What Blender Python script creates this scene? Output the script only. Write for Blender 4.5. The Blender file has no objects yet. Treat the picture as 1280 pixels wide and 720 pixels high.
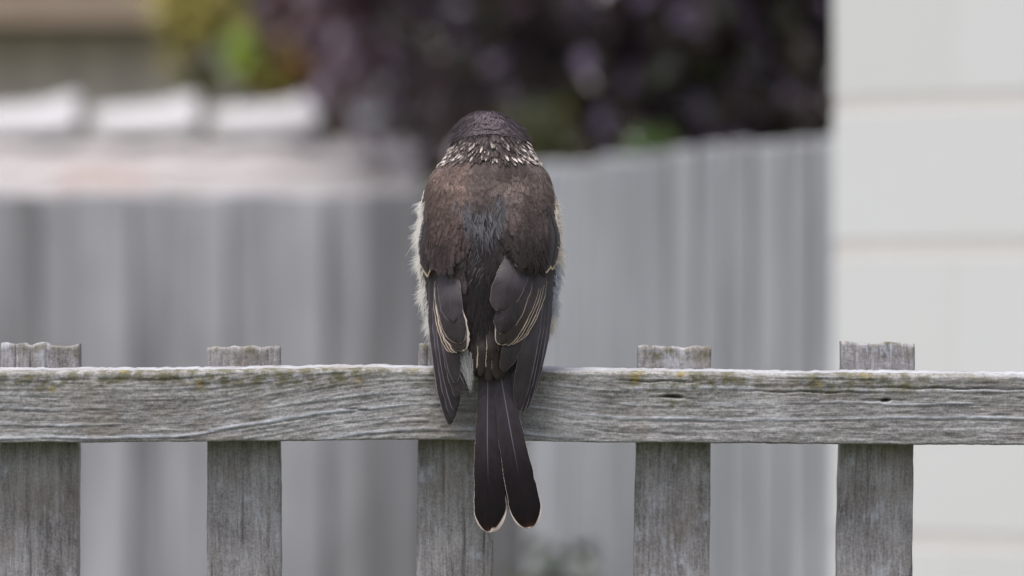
import bpy, math, random
import numpy as np
from mathutils import Vector, Euler

# ------------------------------------------------------------------ camera, world, sun, exposure
scene = bpy.context.scene
EYE = 1.50            # camera height above the ground
DIST = 3.2            # camera to the front face of the rail
FPX = 6243.0          # focal length in photo pixels (1280 wide)
HOR = 400.0           # image row of the horizon
S = DIST / FPX        # metres per photo pixel on the plane of the rail

cam_d = bpy.data.cameras.new('camera')
cam = bpy.data.objects.new('camera', cam_d)
scene.collection.objects.link(cam)
cam.location = (0, -DIST, EYE)
cam.rotation_euler = (math.radians(90) + math.atan((HOR - 360) / FPX), 0, 0)
cam_d.sensor_width = 36.0
cam_d.lens = 36.0 * FPX / 1280.0
cam_d.clip_start = 0.05
cam_d.clip_end = 600
cam_d.dof.use_dof = True
cam_d.dof.focus_distance = DIST - 0.018
cam_d.dof.aperture_fstop = 6.3
scene.camera = cam

SUN_EL, SUN_AZ = 73.0, -140.0     # a veiled sun, high over the camera's left shoulder
world = bpy.data.worlds.new('World')
scene.world = world
world.use_nodes = True
wn = world.node_tree.nodes
wl = world.node_tree.links
wn.clear()
w_out = wn.new('ShaderNodeOutputWorld')
w_bg = wn.new('ShaderNodeBackground')
w_sky = wn.new('ShaderNodeTexSky')
w_sky.sky_type = 'NISHITA'
w_sky.sun_disc = False
w_sky.sun_elevation = math.radians(SUN_EL)
w_sky.sun_rotation = math.radians(SUN_AZ)
w_sky.air_density = 1.0
w_sky.dust_density = 4.0
w_hsv = wn.new('ShaderNodeHueSaturation')      # thin overcast: a nearly colourless sky
w_hsv.inputs['Saturation'].default_value = 0.38
wl.new(w_sky.outputs[0], w_hsv.inputs['Color'])
w_tint = wn.new('ShaderNodeMix')
w_tint.data_type = 'RGBA'
w_tint.blend_type = 'MULTIPLY'
w_tint.inputs[0].default_value = 1.0
w_tint.inputs[7].default_value = (1.0, 0.97, 1.03, 1)
wl.new(w_hsv.outputs[0], w_tint.inputs[6])
wl.new(w_tint.outputs[2], w_bg.inputs['Color'])
w_bg.inputs['Strength'].default_value = 0.13
wl.new(w_bg.outputs[0], w_out.inputs['Surface'])

sun_d = bpy.data.lights.new('sun', 'SUN')
sun_d.energy = 2.1
sun_d.angle = math.radians(22)
sun_d.color = (1.0, 0.96, 0.9)
sun = bpy.data.objects.new('sun', sun_d)
scene.collection.objects.link(sun)
_az, _el = math.radians(SUN_AZ), math.radians(SUN_EL)
sun_dir = Vector((math.sin(_az) * math.cos(_el), math.cos(_az) * math.cos(_el), math.sin(_el)))
sun.rotation_euler = sun_dir.to_track_quat('Z', 'Y').to_euler()
sun.location = (-3, -4, 9)

vs = scene.view_settings
vs.view_transform = 'Standard'
vs.look = 'None'
vs.exposure = 0.76
vs.gamma = 1.0
vs.use_curve_mapping = False
scene.cycles.max_bounces = 8
scene.cycles.transparent_max_bounces = 16
scene.cycles.use_denoising = True

# ------------------------------------------------------------------ helpers
rng = np.random.default_rng(7)
random.seed(7)
COL = scene.collection


def at(px, py, d):
    """A point d metres in front of the camera, given where it is seen."""
    return np.array([(px - 640) / FPX * d, d - DIST, EYE + (HOR - py) / FPX * d])


def smooth(a, b, x):
    t = np.clip((np.asarray(x, float) - a) / (b - a), 0, 1)
    return t * t * (3 - 2 * t)


def _hash(ix, iy, seed):
    h = (ix.astype(np.int64) * 374761393 + iy.astype(np.int64) * 668265263 + seed * 1442695041) & 0x7fffffff
    h = ((h ^ (h >> 13)) * 1274126177) & 0x7fffffff
    return ((h ^ (h >> 16)) & 0xffff) / 65535.0


def vnoise(x, y, seed=0):
    x, y = np.broadcast_arrays(np.asarray(x, float), np.asarray(y, float))
    ix, iy = np.floor(x), np.floor(y)
    fx, fy = x - ix, y - iy
    fx, fy = fx * fx * (3 - 2 * fx), fy * fy * (3 - 2 * fy)
    a = _hash(ix, iy, seed) * (1 - fx) + _hash(ix + 1, iy, seed) * fx
    b = _hash(ix, iy + 1, seed) * (1 - fx) + _hash(ix + 1, iy + 1, seed) * fx
    return a * (1 - fy) + b * fy


def fbm(x, y, seed=0, oct=4):
    v, amp, tot = 0, 1.0, 0
    x, y = np.asarray(x, float), np.asarray(y, float)
    for o in range(oct):
        v = v + amp * vnoise(x * 2 ** o, y * 2 ** o, seed + o * 17)
        tot += amp
        amp *= 0.5
    return v / tot


def mesh_data(name, verts, faces, mat=None, attrs=None, uvs=None, smooth_shade=True):
    me = bpy.data.meshes.new(name)
    verts = np.asarray(verts, np.float32).reshape(-1, 3)
    if isinstance(faces, np.ndarray):
        nf, k = faces.shape
        me.vertices.add(len(verts))
        me.vertices.foreach_set('co', verts.ravel())
        me.loops.add(nf * k)
        me.loops.foreach_set('vertex_index', faces.astype(np.int32).ravel())
        me.polygons.add(nf)
        me.polygons.foreach_set('loop_start', np.arange(0, nf * k, k, dtype=np.int32))
        me.polygons.foreach_set('loop_total', np.full(nf, k, np.int32))
        me.update(calc_edges=True)
    else:
        me.from_pydata([tuple(map(float, v)) for v in verts], [], [tuple(map(int, f)) for f in faces])
        me.update()
    if attrs:
        for k_, v in attrs.items():
            v = np.asarray(v, np.float32)
            if v.ndim == 1:
                a = me.attributes.new(k_, 'FLOAT', 'POINT')
                a.data.foreach_set('value', v)
            else:
                a = me.attributes.new(k_, 'FLOAT_COLOR', 'POINT')
                if v.shape[1] == 3:
                    v = np.concatenate([v, np.ones((len(v), 1), np.float32)], 1)
                a.data.foreach_set('color', v.ravel())
    if smooth_shade:
        me.polygons.foreach_set('use_smooth', np.ones(len(me.polygons), bool))
    me.validate()
    if mat:
        me.materials.append(mat)
    return me


def link(name, data, parent=None, loc=(0, 0, 0), rot=(0, 0, 0), kind=None):
    o = bpy.data.objects.new(name, data)
    COL.objects.link(o)
    o.location = [float(c) for c in loc]
    o.rotation_euler = rot
    if parent:
        o.parent = parent
    if kind:
        o['kind'] = kind
    return o


def tag(o, label, cat, group=None):
    o['label'] = label
    o['category'] = cat
    if group:
        o['group'] = group
    return o


def box_data(name, sx, sy, sz, mat, bevel=0.0, base=True, jitter=0.0, seed=0):
    """A box standing on z=0 (base) with chamfered edges."""
    r = random.Random(seed)
    b = min(bevel, sx / 3, sy / 3, sz / 3)
    hx, hy = sx / 2, sy / 2
    z0, z1 = (0, sz) if base else (-sz / 2, sz / 2)
    ring = lambda i, z: [(-hx + i, -hy, z), (hx - i, -hy, z), (hx, -hy + i, z), (hx, hy - i, z),
                         (hx - i, hy, z), (-hx + i, hy, z), (-hx, hy - i, z), (-hx, -hy + i, z)]
    rin = lambda z: [(x * (hx - b) / hx, y * (hy - b) / hy, z) for x, y, _ in ring(b, z)]
    v = rin(z0) + ring(b, z0 + b) + ring(b, z1 - b) + rin(z1)
    v = [(x + r.uniform(-jitter, jitter), y + r.uniform(-jitter, jitter), z + r.uniform(-jitter, jitter)) for x, y, z in v]
    f = []
    for k in range(3):
        for i in range(8):
            j = (i + 1) % 8
            f.append((k * 8 + i, k * 8 + j, (k + 1) * 8 + j, (k + 1) * 8 + i))
    f.append(tuple(reversed(range(8))))
    f.append(tuple(range(24, 32)))
    return mesh_data(name, v, f, mat, smooth_shade=False)


def tube(path, radii, seg=10):
    path = [Vector(p) for p in path]
    v, f = [], []
    for i, p in enumerate(path):
        t = (path[min(i + 1, len(path) - 1)] - path[max(i - 1, 0)]).normalized()
        u = t.cross(Vector((0.31, 0.9, 0.13))).normalized()
        w = t.cross(u)
        for k in range(seg):
            a = 2 * math.pi * k / seg
            v.append(p + (u * math.cos(a) + w * math.sin(a)) * radii[i])
    for i in range(len(path) - 1):
        for k in range(seg):
            k2 = (k + 1) % seg
            f.append((i * seg + k, i * seg + k2, (i + 1) * seg + k2, (i + 1) * seg + k))
    f.append(tuple(range(seg)))
    f.append(tuple(reversed(range((len(path) - 1) * seg, len(path) * seg))))
    return v, f


# ---- node helpers
class NT:
    def __init__(self, name):
        self.m = bpy.data.materials.new(name)
        self.m.use_nodes = True
        self.n = self.m.node_tree.nodes
        self.l = self.m.node_tree.links
        self.b = self.n['Principled BSDF']
        self.out = self.n['Material Output']

    def node(self, t, **kw):
        n = self.n.new(t)
        for k, v in kw.items():
            setattr(n, k, v)
        return n

    def put(self, sock, v):
        if isinstance(v, bpy.types.NodeSocket):
            self.l.new(v, sock)
        elif v is not None:
            if isinstance(v, (tuple, list)) and len(v) == 3 and sock.type == 'RGBA':
                v = (*v, 1)
            sock.default_value = v

    def attr(self, name, out='Fac'):
        n = self.node('ShaderNodeAttribute')
        n.attribute_name = name
        return n.outputs[out]

    def math(self, op, a, b=None, c=None, clamp=False):
        n = self.node('ShaderNodeMath', operation=op, use_clamp=clamp)
        for i, v in enumerate((a, b, c)):
            self.put(n.inputs[i], v)
        return n.outputs[0]

    def mix(self, fac, a, b, blend='MIX'):
        n = self.node('ShaderNodeMix', data_type='RGBA', blend_type=blend)
        self.put(n.inputs[0], fac)
        self.put(n.inputs[6], a)
        self.put(n.inputs[7], b)
        return n.outputs[2]

    def noise(self, vec, scale, detail=3, rough=0.55, dim='3D', out='Fac', w=None):
        n = self.node('ShaderNodeTexNoise', noise_dimensions=dim)
        if vec is not None:
            self.put(n.inputs['Vector'], vec)
        if w is not None:
            self.put(n.inputs['W'], w)
        n.inputs['Scale'].default_value = scale
        n.inputs['Detail'].default_value = detail
        n.inputs['Roughness'].default_value = rough
        return n.outputs[out]

    def ramp(self, fac, stops, interp='LINEAR'):
        n = self.node('ShaderNodeValToRGB')
        cr = n.color_ramp
        cr.interpolation = interp
        while len(cr.elements) < len(stops):
            cr.elements.new(0.5)
        for e, (p, c) in zip(cr.elements, stops):
            e.position = p
            if not isinstance(c, (tuple, list)):
                c = (c, c, c)
            e.color = (*c, 1) if len(c) == 3 else c
        self.put(n.inputs[0], fac)
        return n.outputs[0]

    def mapping(self, vec, scale=(1, 1, 1), loc=(0, 0, 0)):
        n = self.node('ShaderNodeMapping')
        self.put(n.inputs['Vector'], vec)
        n.inputs['Scale'].default_value = scale
        n.inputs['Location'].default_value = loc
        return n.outputs[0]

    def coord(self, out='Object'):
        return self.node('ShaderNodeTexCoord').outputs[out]

    def sstep(self, a, b, x):
        n = self.node('ShaderNodeMapRange', interpolation_type='SMOOTHSTEP')
        self.put(n.inputs[0], x)
        n.inputs[1].default_value = a
        n.inputs[2].default_value = b
        return n.outputs[0]

    def bump(self, h, strength=0.3, dist=0.001):
        n = self.node('ShaderNodeBump')
        n.inputs['Strength'].default_value = strength
        n.inputs['Distance'].default_value = dist
        self.put(n.inputs['Height'], h)
        self.l.new(n.outputs[0], self.b.inputs['Normal'])

    def set(self, **kw):
        for k, v in kw.items():
            self.put(self.b.inputs[k.replace('_', ' ')], v)
        return self.m


# ------------------------------------------------------------------ materials of the near fence
def weathered_wood(name, along, dark, mid, light, moss_amount=1.0):
    """Bleached grey timber; 'along' is the grain axis (0 = x, 2 = z)."""
    t = NT(name)
    co = t.coord('Object')
    rnd = t.node('ShaderNodeObjectInfo').outputs['Random']
    off = t.node('ShaderNodeCombineXYZ')
    t.put(off.inputs[0], t.math('MULTIPLY', rnd, 7.0))
    t.put(off.inputs[1], t.math('MULTIPLY', rnd, 3.0))
    def shifted(v):
        add = t.node('ShaderNodeVectorMath', operation='ADD')
        t.put(add.inputs[0], v)
        t.put(add.inputs[1], off.outputs[0])
        return add.outputs[0]
    gr = t.node('ShaderNodeCombineXYZ')          # coordinates that follow the bent grain
    t.put(gr.inputs[0], t.attr('gx'))
    t.put(gr.inputs[2], t.attr('gz'))
    gc = shifted(gr.outputs[0])
    co = shifted(co)
    sc_f = [900, 900, 900]
    sc_f[along] = 90
    sc_m = [260, 260, 260]
    sc_m[along] = 14
    fibre = t.noise(t.mapping(gc, sc_f), 1.0, 3, 0.6)
    streak = t.noise(t.mapping(gc, sc_m), 1.0, 4, 0.6)
    speck = t.noise(co, 620, 4, 0.72)
    blotch = t.noise(co, 34, 4, 0.6)
    ring = t.attr('ring')
    moss = t.attr('moss')
    v = t.math('MULTIPLY_ADD', streak, 0.55, t.math('MULTIPLY', fibre, 0.45))
    v = t.math('MULTIPLY_ADD', t.math('SUBTRACT', speck, 0.5), 0.75, v)
    v = t.math('MULTIPLY_ADD', t.math('SUBTRACT', blotch, 0.5), 0.55, v)
    col = t.ramp(v, [(0.22, dark), (0.48, mid), (0.74, light)])
    pale = t.mix(0.7, light, (0.44, 0.48, 0.55))
    col = t.mix(t.math('MULTIPLY', t.math('MULTIPLY', t.sstep(0.1, 0.75, ring), t.math('MULTIPLY_ADD', speck, 1.0, 0.45), clamp=True), 0.85), col, pale)
    col = t.mix(t.math('MULTIPLY', t.sstep(-0.15, -0.9, ring), 0.7), col, dark)
    col = t.mix(t.math('MULTIPLY', t.sstep(0.5, 0.7, t.noise(t.mapping(gc, (22, 22, 22)), 1.0, 3, 0.6)), 0.35), col, (0.20, 0.165, 0.12))
    # moss, algae and spots of yellow lichen near the top edge
    m1 = t.math('MULTIPLY', moss, t.sstep(0.36, 0.66, t.noise(co, 120, 4, 0.65)), clamp=True)
    col = t.mix(t.math('MULTIPLY', m1, 0.75 * moss_amount), col, (0.085, 0.08, 0.03))
    m2 = t.math('MULTIPLY', moss, t.sstep(0.62, 0.72, t.noise(t.mapping(co, (1, 1, 1), (3, 1, 2)), 75, 3, 0.55)), clamp=True)
    col = t.mix(t.math('MULTIPLY', m2, 0.55 * moss_amount), col, (0.24, 0.18, 0.03))
    t.bump(t.math('MULTIPLY_ADD', fibre, 0.6, t.math('MULTIPLY', speck, 0.6)), 0.7, 0.0006)
    return t.set(Base_Color=col, Roughness=0.88, Specular_IOR_Level=0.25)


M_RAIL = weathered_wood('rail timber', 0, (0.098, 0.092, 0.088), (0.245, 0.24, 0.236), (0.43, 0.43, 0.437))
M_PICKET = weathered_wood('picket timber', 2, (0.095, 0.088, 0.087), (0.248, 0.238, 0.24), (0.40, 0.392, 0.40))


# ------------------------------------------------------------------ ground
def ground():
    t = NT('lawn soil')
    co = t.coord('Object')
    n = t.noise(co, 3.0, 6, 0.65)
    n2 = t.noise(co, 60, 3, 0.6)
    col = t.ramp(n, [(0.35, (0.09, 0.08, 0.06)), (0.5, (0.05, 0.07, 0.028)), (0.7, (0.09, 0.11, 0.045))])
    col = t.mix(0.35, col, t.ramp(n2, [(0.3, (0.03, 0.035, 0.015)), (0.7, (0.16, 0.17, 0.08))]))
    t.bump(n2, 0.6, 0.02)
    m = t.set(Base_Color=col, Roughness=0.95)
    k = 41
    xs = np.concatenate([np.linspace(-250, -8, 8), np.linspace(-7, 7, 25), np.linspace(8, 250, 8)])
    X, Y = np.meshgrid(xs, xs + 6)
    Z = (fbm(X * 0.6, Y * 0.6, 3) - 0.5) * 0.06
    v = np.stack([X, Y, Z], -1).reshape(-1, 3)
    idx = np.arange(k * k).reshape(k, k)
    f = np.stack([idx[:-1, :-1], idx[:-1, 1:], idx[1:, 1:], idx[1:, :-1]], -1).reshape(-1, 4)
    link('ground', mesh_data('ground', v, f, m), kind='structure')


ground()


# ------------------------------------------------------------------ background: timber, blocks, tiles
def paling_material():
    t = NT('grey paling timber')
    co = t.coord('Object')
    rnd = t.node('ShaderNodeObjectInfo').outputs['Random']
    sh = t.node('ShaderNodeVectorMath', operation='ADD')
    t.put(sh.inputs[0], co)
    t.put(sh.inputs[1], t.math('MULTIPLY', rnd, 50.0))
    co = sh.outputs[0]
    n = t.math('MULTIPLY_ADD', t.noise(t.mapping(co, (60, 60, 3)), 1.0, 4, 0.6), 0.38, t.math('MULTIPLY', t.noise(t.mapping(co, (9, 9, 3.0)), 1.0, 3, 0.6), 0.62))
    base = t.ramp(rnd, [(0.0, (0.31, 0.305, 0.315)), (0.5, (0.33, 0.335, 0.36)), (1.0, (0.30, 0.292, 0.288))])
    col = t.mix(0.62, base, t.ramp(n, [(0.34, (0.11, 0.105, 0.107)), (0.66, (0.52, 0.525, 0.55))]))
    col = t.mix(1.0, col, t.node('ShaderNodeObjectInfo').outputs['Color'], 'MULTIPLY')
    t.bump(n, 0.4, 0.003)
    return t.set(Base_Color=col, Roughness=0.85)


M_PALING = paling_material()


def paling_fence(name, p0, p1, top, label, seed, tone=None, width=0.10, lap=0.017, tint=(1, 1, 1)):
    """Vertical palings from p0 to p1 (ground points), nailed to rails on the far side."""
    r = random.Random(seed)
    p0, p1 = Vector(p0), Vector(p1)
    root = link(name, None, loc=p0)
    d = (p1 - p0)
    L = d.length
    ang = math.atan2(d.y, d.x)
    root.rotation_euler = (0, 0, ang)
    tag(root, label, 'fence', 'timber paling fences')
    datas = [box_data('paling', width + 0.022, 0.014, 1.0, M_PALING, 0.003, True, 0.0008, seed + k) for k in range(3)]
    n = int(math.ceil(L / width))
    for i in range(n):
        o = link('paling', datas[i % 3], root, ((i + 0.5) * width, (lap if i % 2 else 0.0) + r.uniform(-0.001, 0.001), 0.0),
                 (0, r.uniform(-0.003, 0.003), r.uniform(-0.008, 0.008)))
        o.scale = (1, 1, top + r.uniform(-0.005, 0.005))
        k_ = r.uniform(0.8, 1.1) * (tone((i + 0.5) * width) if tone else 1.0)      # each board has weathered to its own grey
        o.color = (k_ * tint[0], k_ * tint[1], k_ * tint[2], 1)
    for z in (0.35, 1.35):
        link('rail', box_data('rail', L, 0.045, 0.075, M_PALING, 0.004), root, (L / 2, 0.058, z))
    for x in (0.3, L * 0.5, L - 0.3):
        link('post', box_data('post', 0.1, 0.1, top - 0.1, M_PALING, 0.004), root, (x, 0.135, 0))
    return root


D_LEFT = 10.4
lf = at(700, 240, D_LEFT)
paling_fence('paling_fence', (lf[0] - 4.8, lf[1], 0), (lf[0], lf[1], 0), lf[2],
             'weathered grey timber fence across the back, left of the bird', 3,
             tone=lambda u: float(np.interp((lf[0] - 4.8 + u) / D_LEFT * FPX + 640, [-700, 0, 45, 110, 240, 280, 330, 400, 450, 475, 510, 700], [0.88, 1.0, 0.62, 1.04, 1.02, 0.72, 1.1, 0.84, 1.1, 0.72, 0.46, 0.55])))
ra, rb = at(1075, 166, 7.95), at(664, 207, 9.75)
paling_fence('paling_fence', (rb[0], rb[1], 0), (ra[0] + 0.12, ra[1] - 0.44, 0), (ra[2] + rb[2]) / 2,
             'grey timber fence running back from the pale block wall, right of the bird', 5, tint=(1.05, 1.08, 1.09), width=0.078)


def block_wall():
    t = NT('cream painted blockwork')
    co = t.coord('Object')
    rnd = t.node('ShaderNodeObjectInfo').outputs['Random']
    n = t.noise(co, 6, 4, 0.6)
    n2 = t.noise(co, 220, 3, 0.6)
    col = t.mix(t.math('MULTIPLY', n, 0.5), t.mix(rnd, (0.585, 0.60, 0.585), (0.62, 0.635, 0.635)), (0.57, 0.57, 0.54))
    t.bump(n2, 0.3, 0.002)
    m = t.set(Base_Color=col, Roughness=0.75)
    t2 = NT('mortar')
    n = t2.noise(t2.coord('Object'), 90, 3, 0.6)
    m2 = t2.set(Base_Color=t2.ramp(n, [(0.3, (0.56, 0.53, 0.505)), (0.7, (0.61, 0.58, 0.55))]), Roughness=0.95)
    far = at(1040, 400, 6.6)
    root = link('block_wall', None, loc=(far[0], far[1], 0), rot=(0, 0, math.radians(-40)))
    tag(root, 'pale cream block house wall filling the right edge', 'wall')
    bl, bh, dp = 0.39, 0.19, 0.10
    backing = box_data('mortar_bed', 1.6, 0.08, 2.6, m2, 0.0)
    link('mortar_bed', backing, root, (0.8 + 0.004, 0.0408, 0))
    b_full = box_data('block', bl - 0.002, dp, bh - 0.020, m, 0.0008, True, 0.0, 1)
    b_half = box_data('block', bl / 2 - 0.002, dp, bh - 0.020, m, 0.0008, True, 0.0, 2)
    z0 = (EYE + (HOR - 300) / FPX * 6.5) % bh
    for r_ in range(-1, 13):
        z = z0 + r_ * bh
        if z < -0.05:
            continue
        if r_ % 2:
            link('block', b_half, root, (bl / 4, 0.05, z))
            for c in range(3):
                link('block', b_full, root, (bl * (1.0 + c), 0.05, z))
            link('block', b_half, root, (bl * 3.75, 0.05, z))
        else:
            for c in range(4):
                link('block', b_full, root, (bl * (0.5 + c), 0.05, z))


block_wall()


def tiled_roof():
    """Low outbuilding behind the left fence: walls, a slope of pale tiles, half-round ridge tiles."""
    t = NT('weathered pale roof tile')
    co = t.coord('Object')
    rnd = t.node('ShaderNodeObjectInfo').outputs['Random']
    n = t.noise(co, 24, 4, 0.6)
    col = t.ramp(rnd, [(0.0, (0.38, 0.355, 0.35)), (0.5, (0.42, 0.395, 0.395)), (0.85, (0.38, 0.335, 0.32)), (1.0, (0.36, 0.27, 0.24))])
    col = t.mix(t.math('MULTIPLY', n, 0.5), col, (0.36, 0.345, 0.34))
    m_tile = t.set(Base_Color=col, Roughness=0.8)
    t = NT('white concrete ridge tile')
    n = t.noise(t.coord('Object'), 30, 4, 0.6)
    m_ridge = t.set(Base_Color=t.ramp(n, [(0.3, (0.36, 0.36, 0.37)), (0.7, (0.48, 0.475, 0.485))]), Roughness=0.55)
    t = NT('shed render')
    n = t.noise(t.coord('Object'), 12, 4, 0.6)
    m_wall = t.set(Base_Color=t.ramp(n, [(0.3, (0.40, 0.38, 0.36)), (0.7, (0.50, 0.48, 0.46))]), Roughness=0.9)

    DR = 17.0
    ridge = at(412, 166, DR)
    right = at(531, 166, DR)[0]
    L = 3.0
    run, drop = 1.75, 0.50
    root = link('tiled_shed', None, loc=(right, ridge[1], 0))
    tag(root, 'low shed with pale tiled roof and white ridge tiles behind the left fence', 'shed')
    zr = ridge[2]
    link('wall', box_data('wall', L - 0.1, 2 * run - 0.3, zr - drop - 0.07, m_wall, 0.01), root, (-L / 2, 0, 0))
    # gable prism under the tiles
    v = [(0, -run, zr - drop - .05), (0, run, zr - drop - .05), (0, 0, zr - 0.06), (-L, -run, zr - drop - .05), (-L, run, zr - drop - .05), (-L, 0, zr - 0.06)]
    f = [(0, 1, 2), (3, 5, 4), (0, 2, 5, 3), (1, 4, 5, 2), (0, 3, 4, 1)]
    link('roof_deck', mesh_data('roof_deck', v, f, m_wall, smooth_shade=False), root)
    # interlocking tiles: a shallow S in section
    tw, tl = 0.30, 0.38
    slope = math.atan2(drop, run)
    k = 13
    xs = np.linspace(0, tw, k)
    prof = 0.007 * np.sin(xs / tw * 2 * np.pi) + 0.016
    vv, ff = [], []
    for j, (yy, lift) in enumerate(((0, 0.022), (tl, 0.0))):
        for th in (0.0, -0.014):
            for x_, p_ in zip(xs, prof):
                vv.append((x_, yy, p_ + lift + th))
    def q(a, b, c, d_):
        ff.append((a, b, c, d_))
    for i in range(k - 1):
        q(i, i + 1, 2 * k + i + 1, 2 * k + i)
        q(k + i + 1, k + i, 3 * k + i, 3 * k + i + 1)
        q(i + 1, i, k + i, k + i + 1)
        q(2 * k + i, 2 * k + i + 1, 3 * k + i + 1, 3 * k + i)
    tile = mesh_data('roof_tile', vv, ff, m_tile)
    rows, cols = 5, int(L / tw)
    sl = math.hypot(run, drop)
    for side in (1, -1):
        for r_ in range(rows):
            for c in range(cols):
                s_ = r_ * (sl - tl) / (rows - 1)
                y = -run + s_ * math.cos(slope)
                z = zr - 0.05 - drop + s_ * math.sin(slope) + 0.005
                if side == 1:
                    link('roof_tile', tile, root, (-L + c * tw, y, z), (slope, 0, 0))
                elif r_ == rows - 1:
                    link('roof_tile', tile, root, (-L + c * tw + tw, -y, z), (slope, 0, math.pi))
    # ridge tiles: half-round tapering barrels, the wide end to the right
    seg, n = 14, 10
    TL = 0.36
    vv, ff = [], []
    for sh in (0, 1):
        for i in range(n):
            u = i / (n - 1)
            rad = 0.094 + 0.022 * u + 0.024 * smooth(0.6, 0.95, u) - 0.016 * sh
            for j in range(seg):
                a = math.pi * (j / (seg - 1))
                vv.append((u * TL, -math.cos(a) * rad * 1.05, math.sin(a) * rad - 0.012))
    N = n * seg
    for i in range(n - 1):
        for j in range(seg - 1):
            a = i * seg + j
            ff.append((a, a + 1, a + seg + 1, a + seg))
            ff.append((N + a, N + a + seg, N + a + seg + 1, N + a + 1))
    for j in range(seg - 1):
        for i in (0, n - 1):
            a = i * seg + j
            ff.append((a, N + a, N + a + 1, a + 1))
    rt = mesh_data('ridge_tile', vv, ff, m_ridge)
    for i, px in enumerate((-180, -33, 116, 264)):
        x = at(px + 2, 166, DR)[0] - right
        link('ridge_tile', rt, root, (x, 0, zr + 0.0), (0, math.radians(-1.2), 0))


tiled_roof()


def beige_house():
    t = NT('beige cladding')
    n = t.noise(t.mapping(t.coord('Object'), (40, 40, 2)), 1.0, 3, 0.6)
    m_w = t.set(Base_Color=t.ramp(n, [(0.3, (0.47, 0.42, 0.355)), (0.7, (0.56, 0.50, 0.42))]), Roughness=0.8)
    t = NT('tan fascia paint')
    n = t.noise(t.coord('Object'), 6, 3, 0.6)
    m_f = t.set(Base_Color=t.ramp(n, [(0.3, (0.32, 0.245, 0.175)), (0.7, (0.36, 0.28, 0.205))]), Roughness=0.6)
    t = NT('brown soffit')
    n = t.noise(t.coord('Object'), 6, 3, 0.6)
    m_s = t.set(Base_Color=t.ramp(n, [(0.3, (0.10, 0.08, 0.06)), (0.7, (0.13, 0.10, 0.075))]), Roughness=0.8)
    t = NT('brown roof sheet')
    n = t.noise(t.coord('Object'), 6, 3, 0.6)
    m_r = t.set(Base_Color=t.ramp(n, [(0.3, (0.2, 0.16, 0.13)), (0.7, (0.25, 0.2, 0.16))]), Roughness=0.7)
    D = 22.0
    c = at(226, 30, D)
    root = link('beige_house', None, loc=(c[0], c[1], 0))
    tag(root, 'beige clad house with tan fascia and shaded eave, far left', 'house')
    L, W_ = 6.0, 4.0
    ze = c[2]
    link('wall', box_data('wall', L, W_, ze + 0.16, m_w, 0.01), root, (-L / 2, W_ / 2 + 0.16, 0))
    bd = box_data('cladding_board', 0.235, 0.02, ze - 0.02, m_w, 0.004)
    for i in range(10):
        link('cladding_board', bd, root, (-0.125 - i * 0.25, 0.148, 0))
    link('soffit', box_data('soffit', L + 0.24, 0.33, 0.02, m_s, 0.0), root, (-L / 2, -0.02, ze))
    link('fascia', box_data('fascia', L + 0.3, 0.03, 0.22, m_f, 0.004), root, (-L / 2, -0.2, ze - 0.005))
    v = [(0.2, -0.25, ze + 0.22), (0.2, W_ + 1.2, ze + 0.22), (0.2, W_ / 2 + .5, ze + 1.3),
         (-L - .2, -0.25, ze + 0.22), (-L - .2, W_ + 1.2, ze + 0.22), (-L - .2, W_ / 2 + .5, ze + 1.3)]
    link('roof', mesh_data('roof', v, [(0, 1, 2), (3, 5, 4), (0, 2, 5, 3), (1, 4, 5, 2), (0, 3, 4, 1)], m_r, smooth_shade=False), root)


beige_house()


def far_house():
    t = NT('pale blue grey render')
    n = t.noise(t.coord('Object'), 5, 3, 0.6)
    m = t.set(Base_Color=t.ramp(n, [(0.3, (0.40, 0.44, 0.47)), (0.7, (0.48, 0.52, 0.55))]), Roughness=0.8)
    t = NT('grey roof sheet')
    n = t.noise(t.coord('Object'), 5, 3, 0.6)
    m2 = t.set(Base_Color=t.ramp(n, [(0.3, (0.3, 0.3, 0.3)), (0.7, (0.38, 0.38, 0.38))]), Roughness=0.6)
    D = 28.0
    a = at(180, 0, D)
    root = link('grey_house', None, loc=(a[0], a[1], 0))
    tag(root, 'pale blue grey house glimpsed between shrubs behind the shed', 'house')
    link('wall', box_data('wall', 7.0, 4.0, 3.6, m, 0.01), root, (3.5, 2.0, 0))
    v = [(-.3, -.3, 3.6), (-.3, 4.3, 3.6), (-.3, 2, 4.7), (7.3, -.3, 3.6), (7.3, 4.3, 3.6), (7.3, 2, 4.7)]
    link('roof', mesh_data('roof', v, [(0, 2, 1), (3, 4, 5), (0, 3, 5, 2), (1, 2, 5, 4), (0, 1, 4, 3)], m2, smooth_shade=False), root)


far_house()


# ------------------------------------------------------------------ foliage
def leaf_material(name, gloss=0.35, trans=0.35):
    t = NT(name)
    c = t.attr('leafcol', 'Color')
    n = t.noise(t.coord('Object'), 40, 2, 0.5)
    c = t.mix(t.math('MULTIPLY', n, 0.35), c, (0.02, 0.02, 0.02))
    t.set(Base_Color=c, Roughness=gloss, Specular_IOR_Level=0.6)
    tr = t.node('ShaderNodeBsdfTranslucent')
    t.put(tr.inputs[0], t.mix(0.3, c, (0.3, 0.25, 0.1), 'ADD'))
    mx = t.node('ShaderNodeMixShader')
    mx.inputs[0].default_value = trans
    t.l.new(t.b.outputs[0], mx.inputs[1])
    t.l.new(tr.outputs[0], mx.inputs[2])
    t.l.new(mx.outputs[0], t.out.inputs['Surface'])
    return t.m


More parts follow.
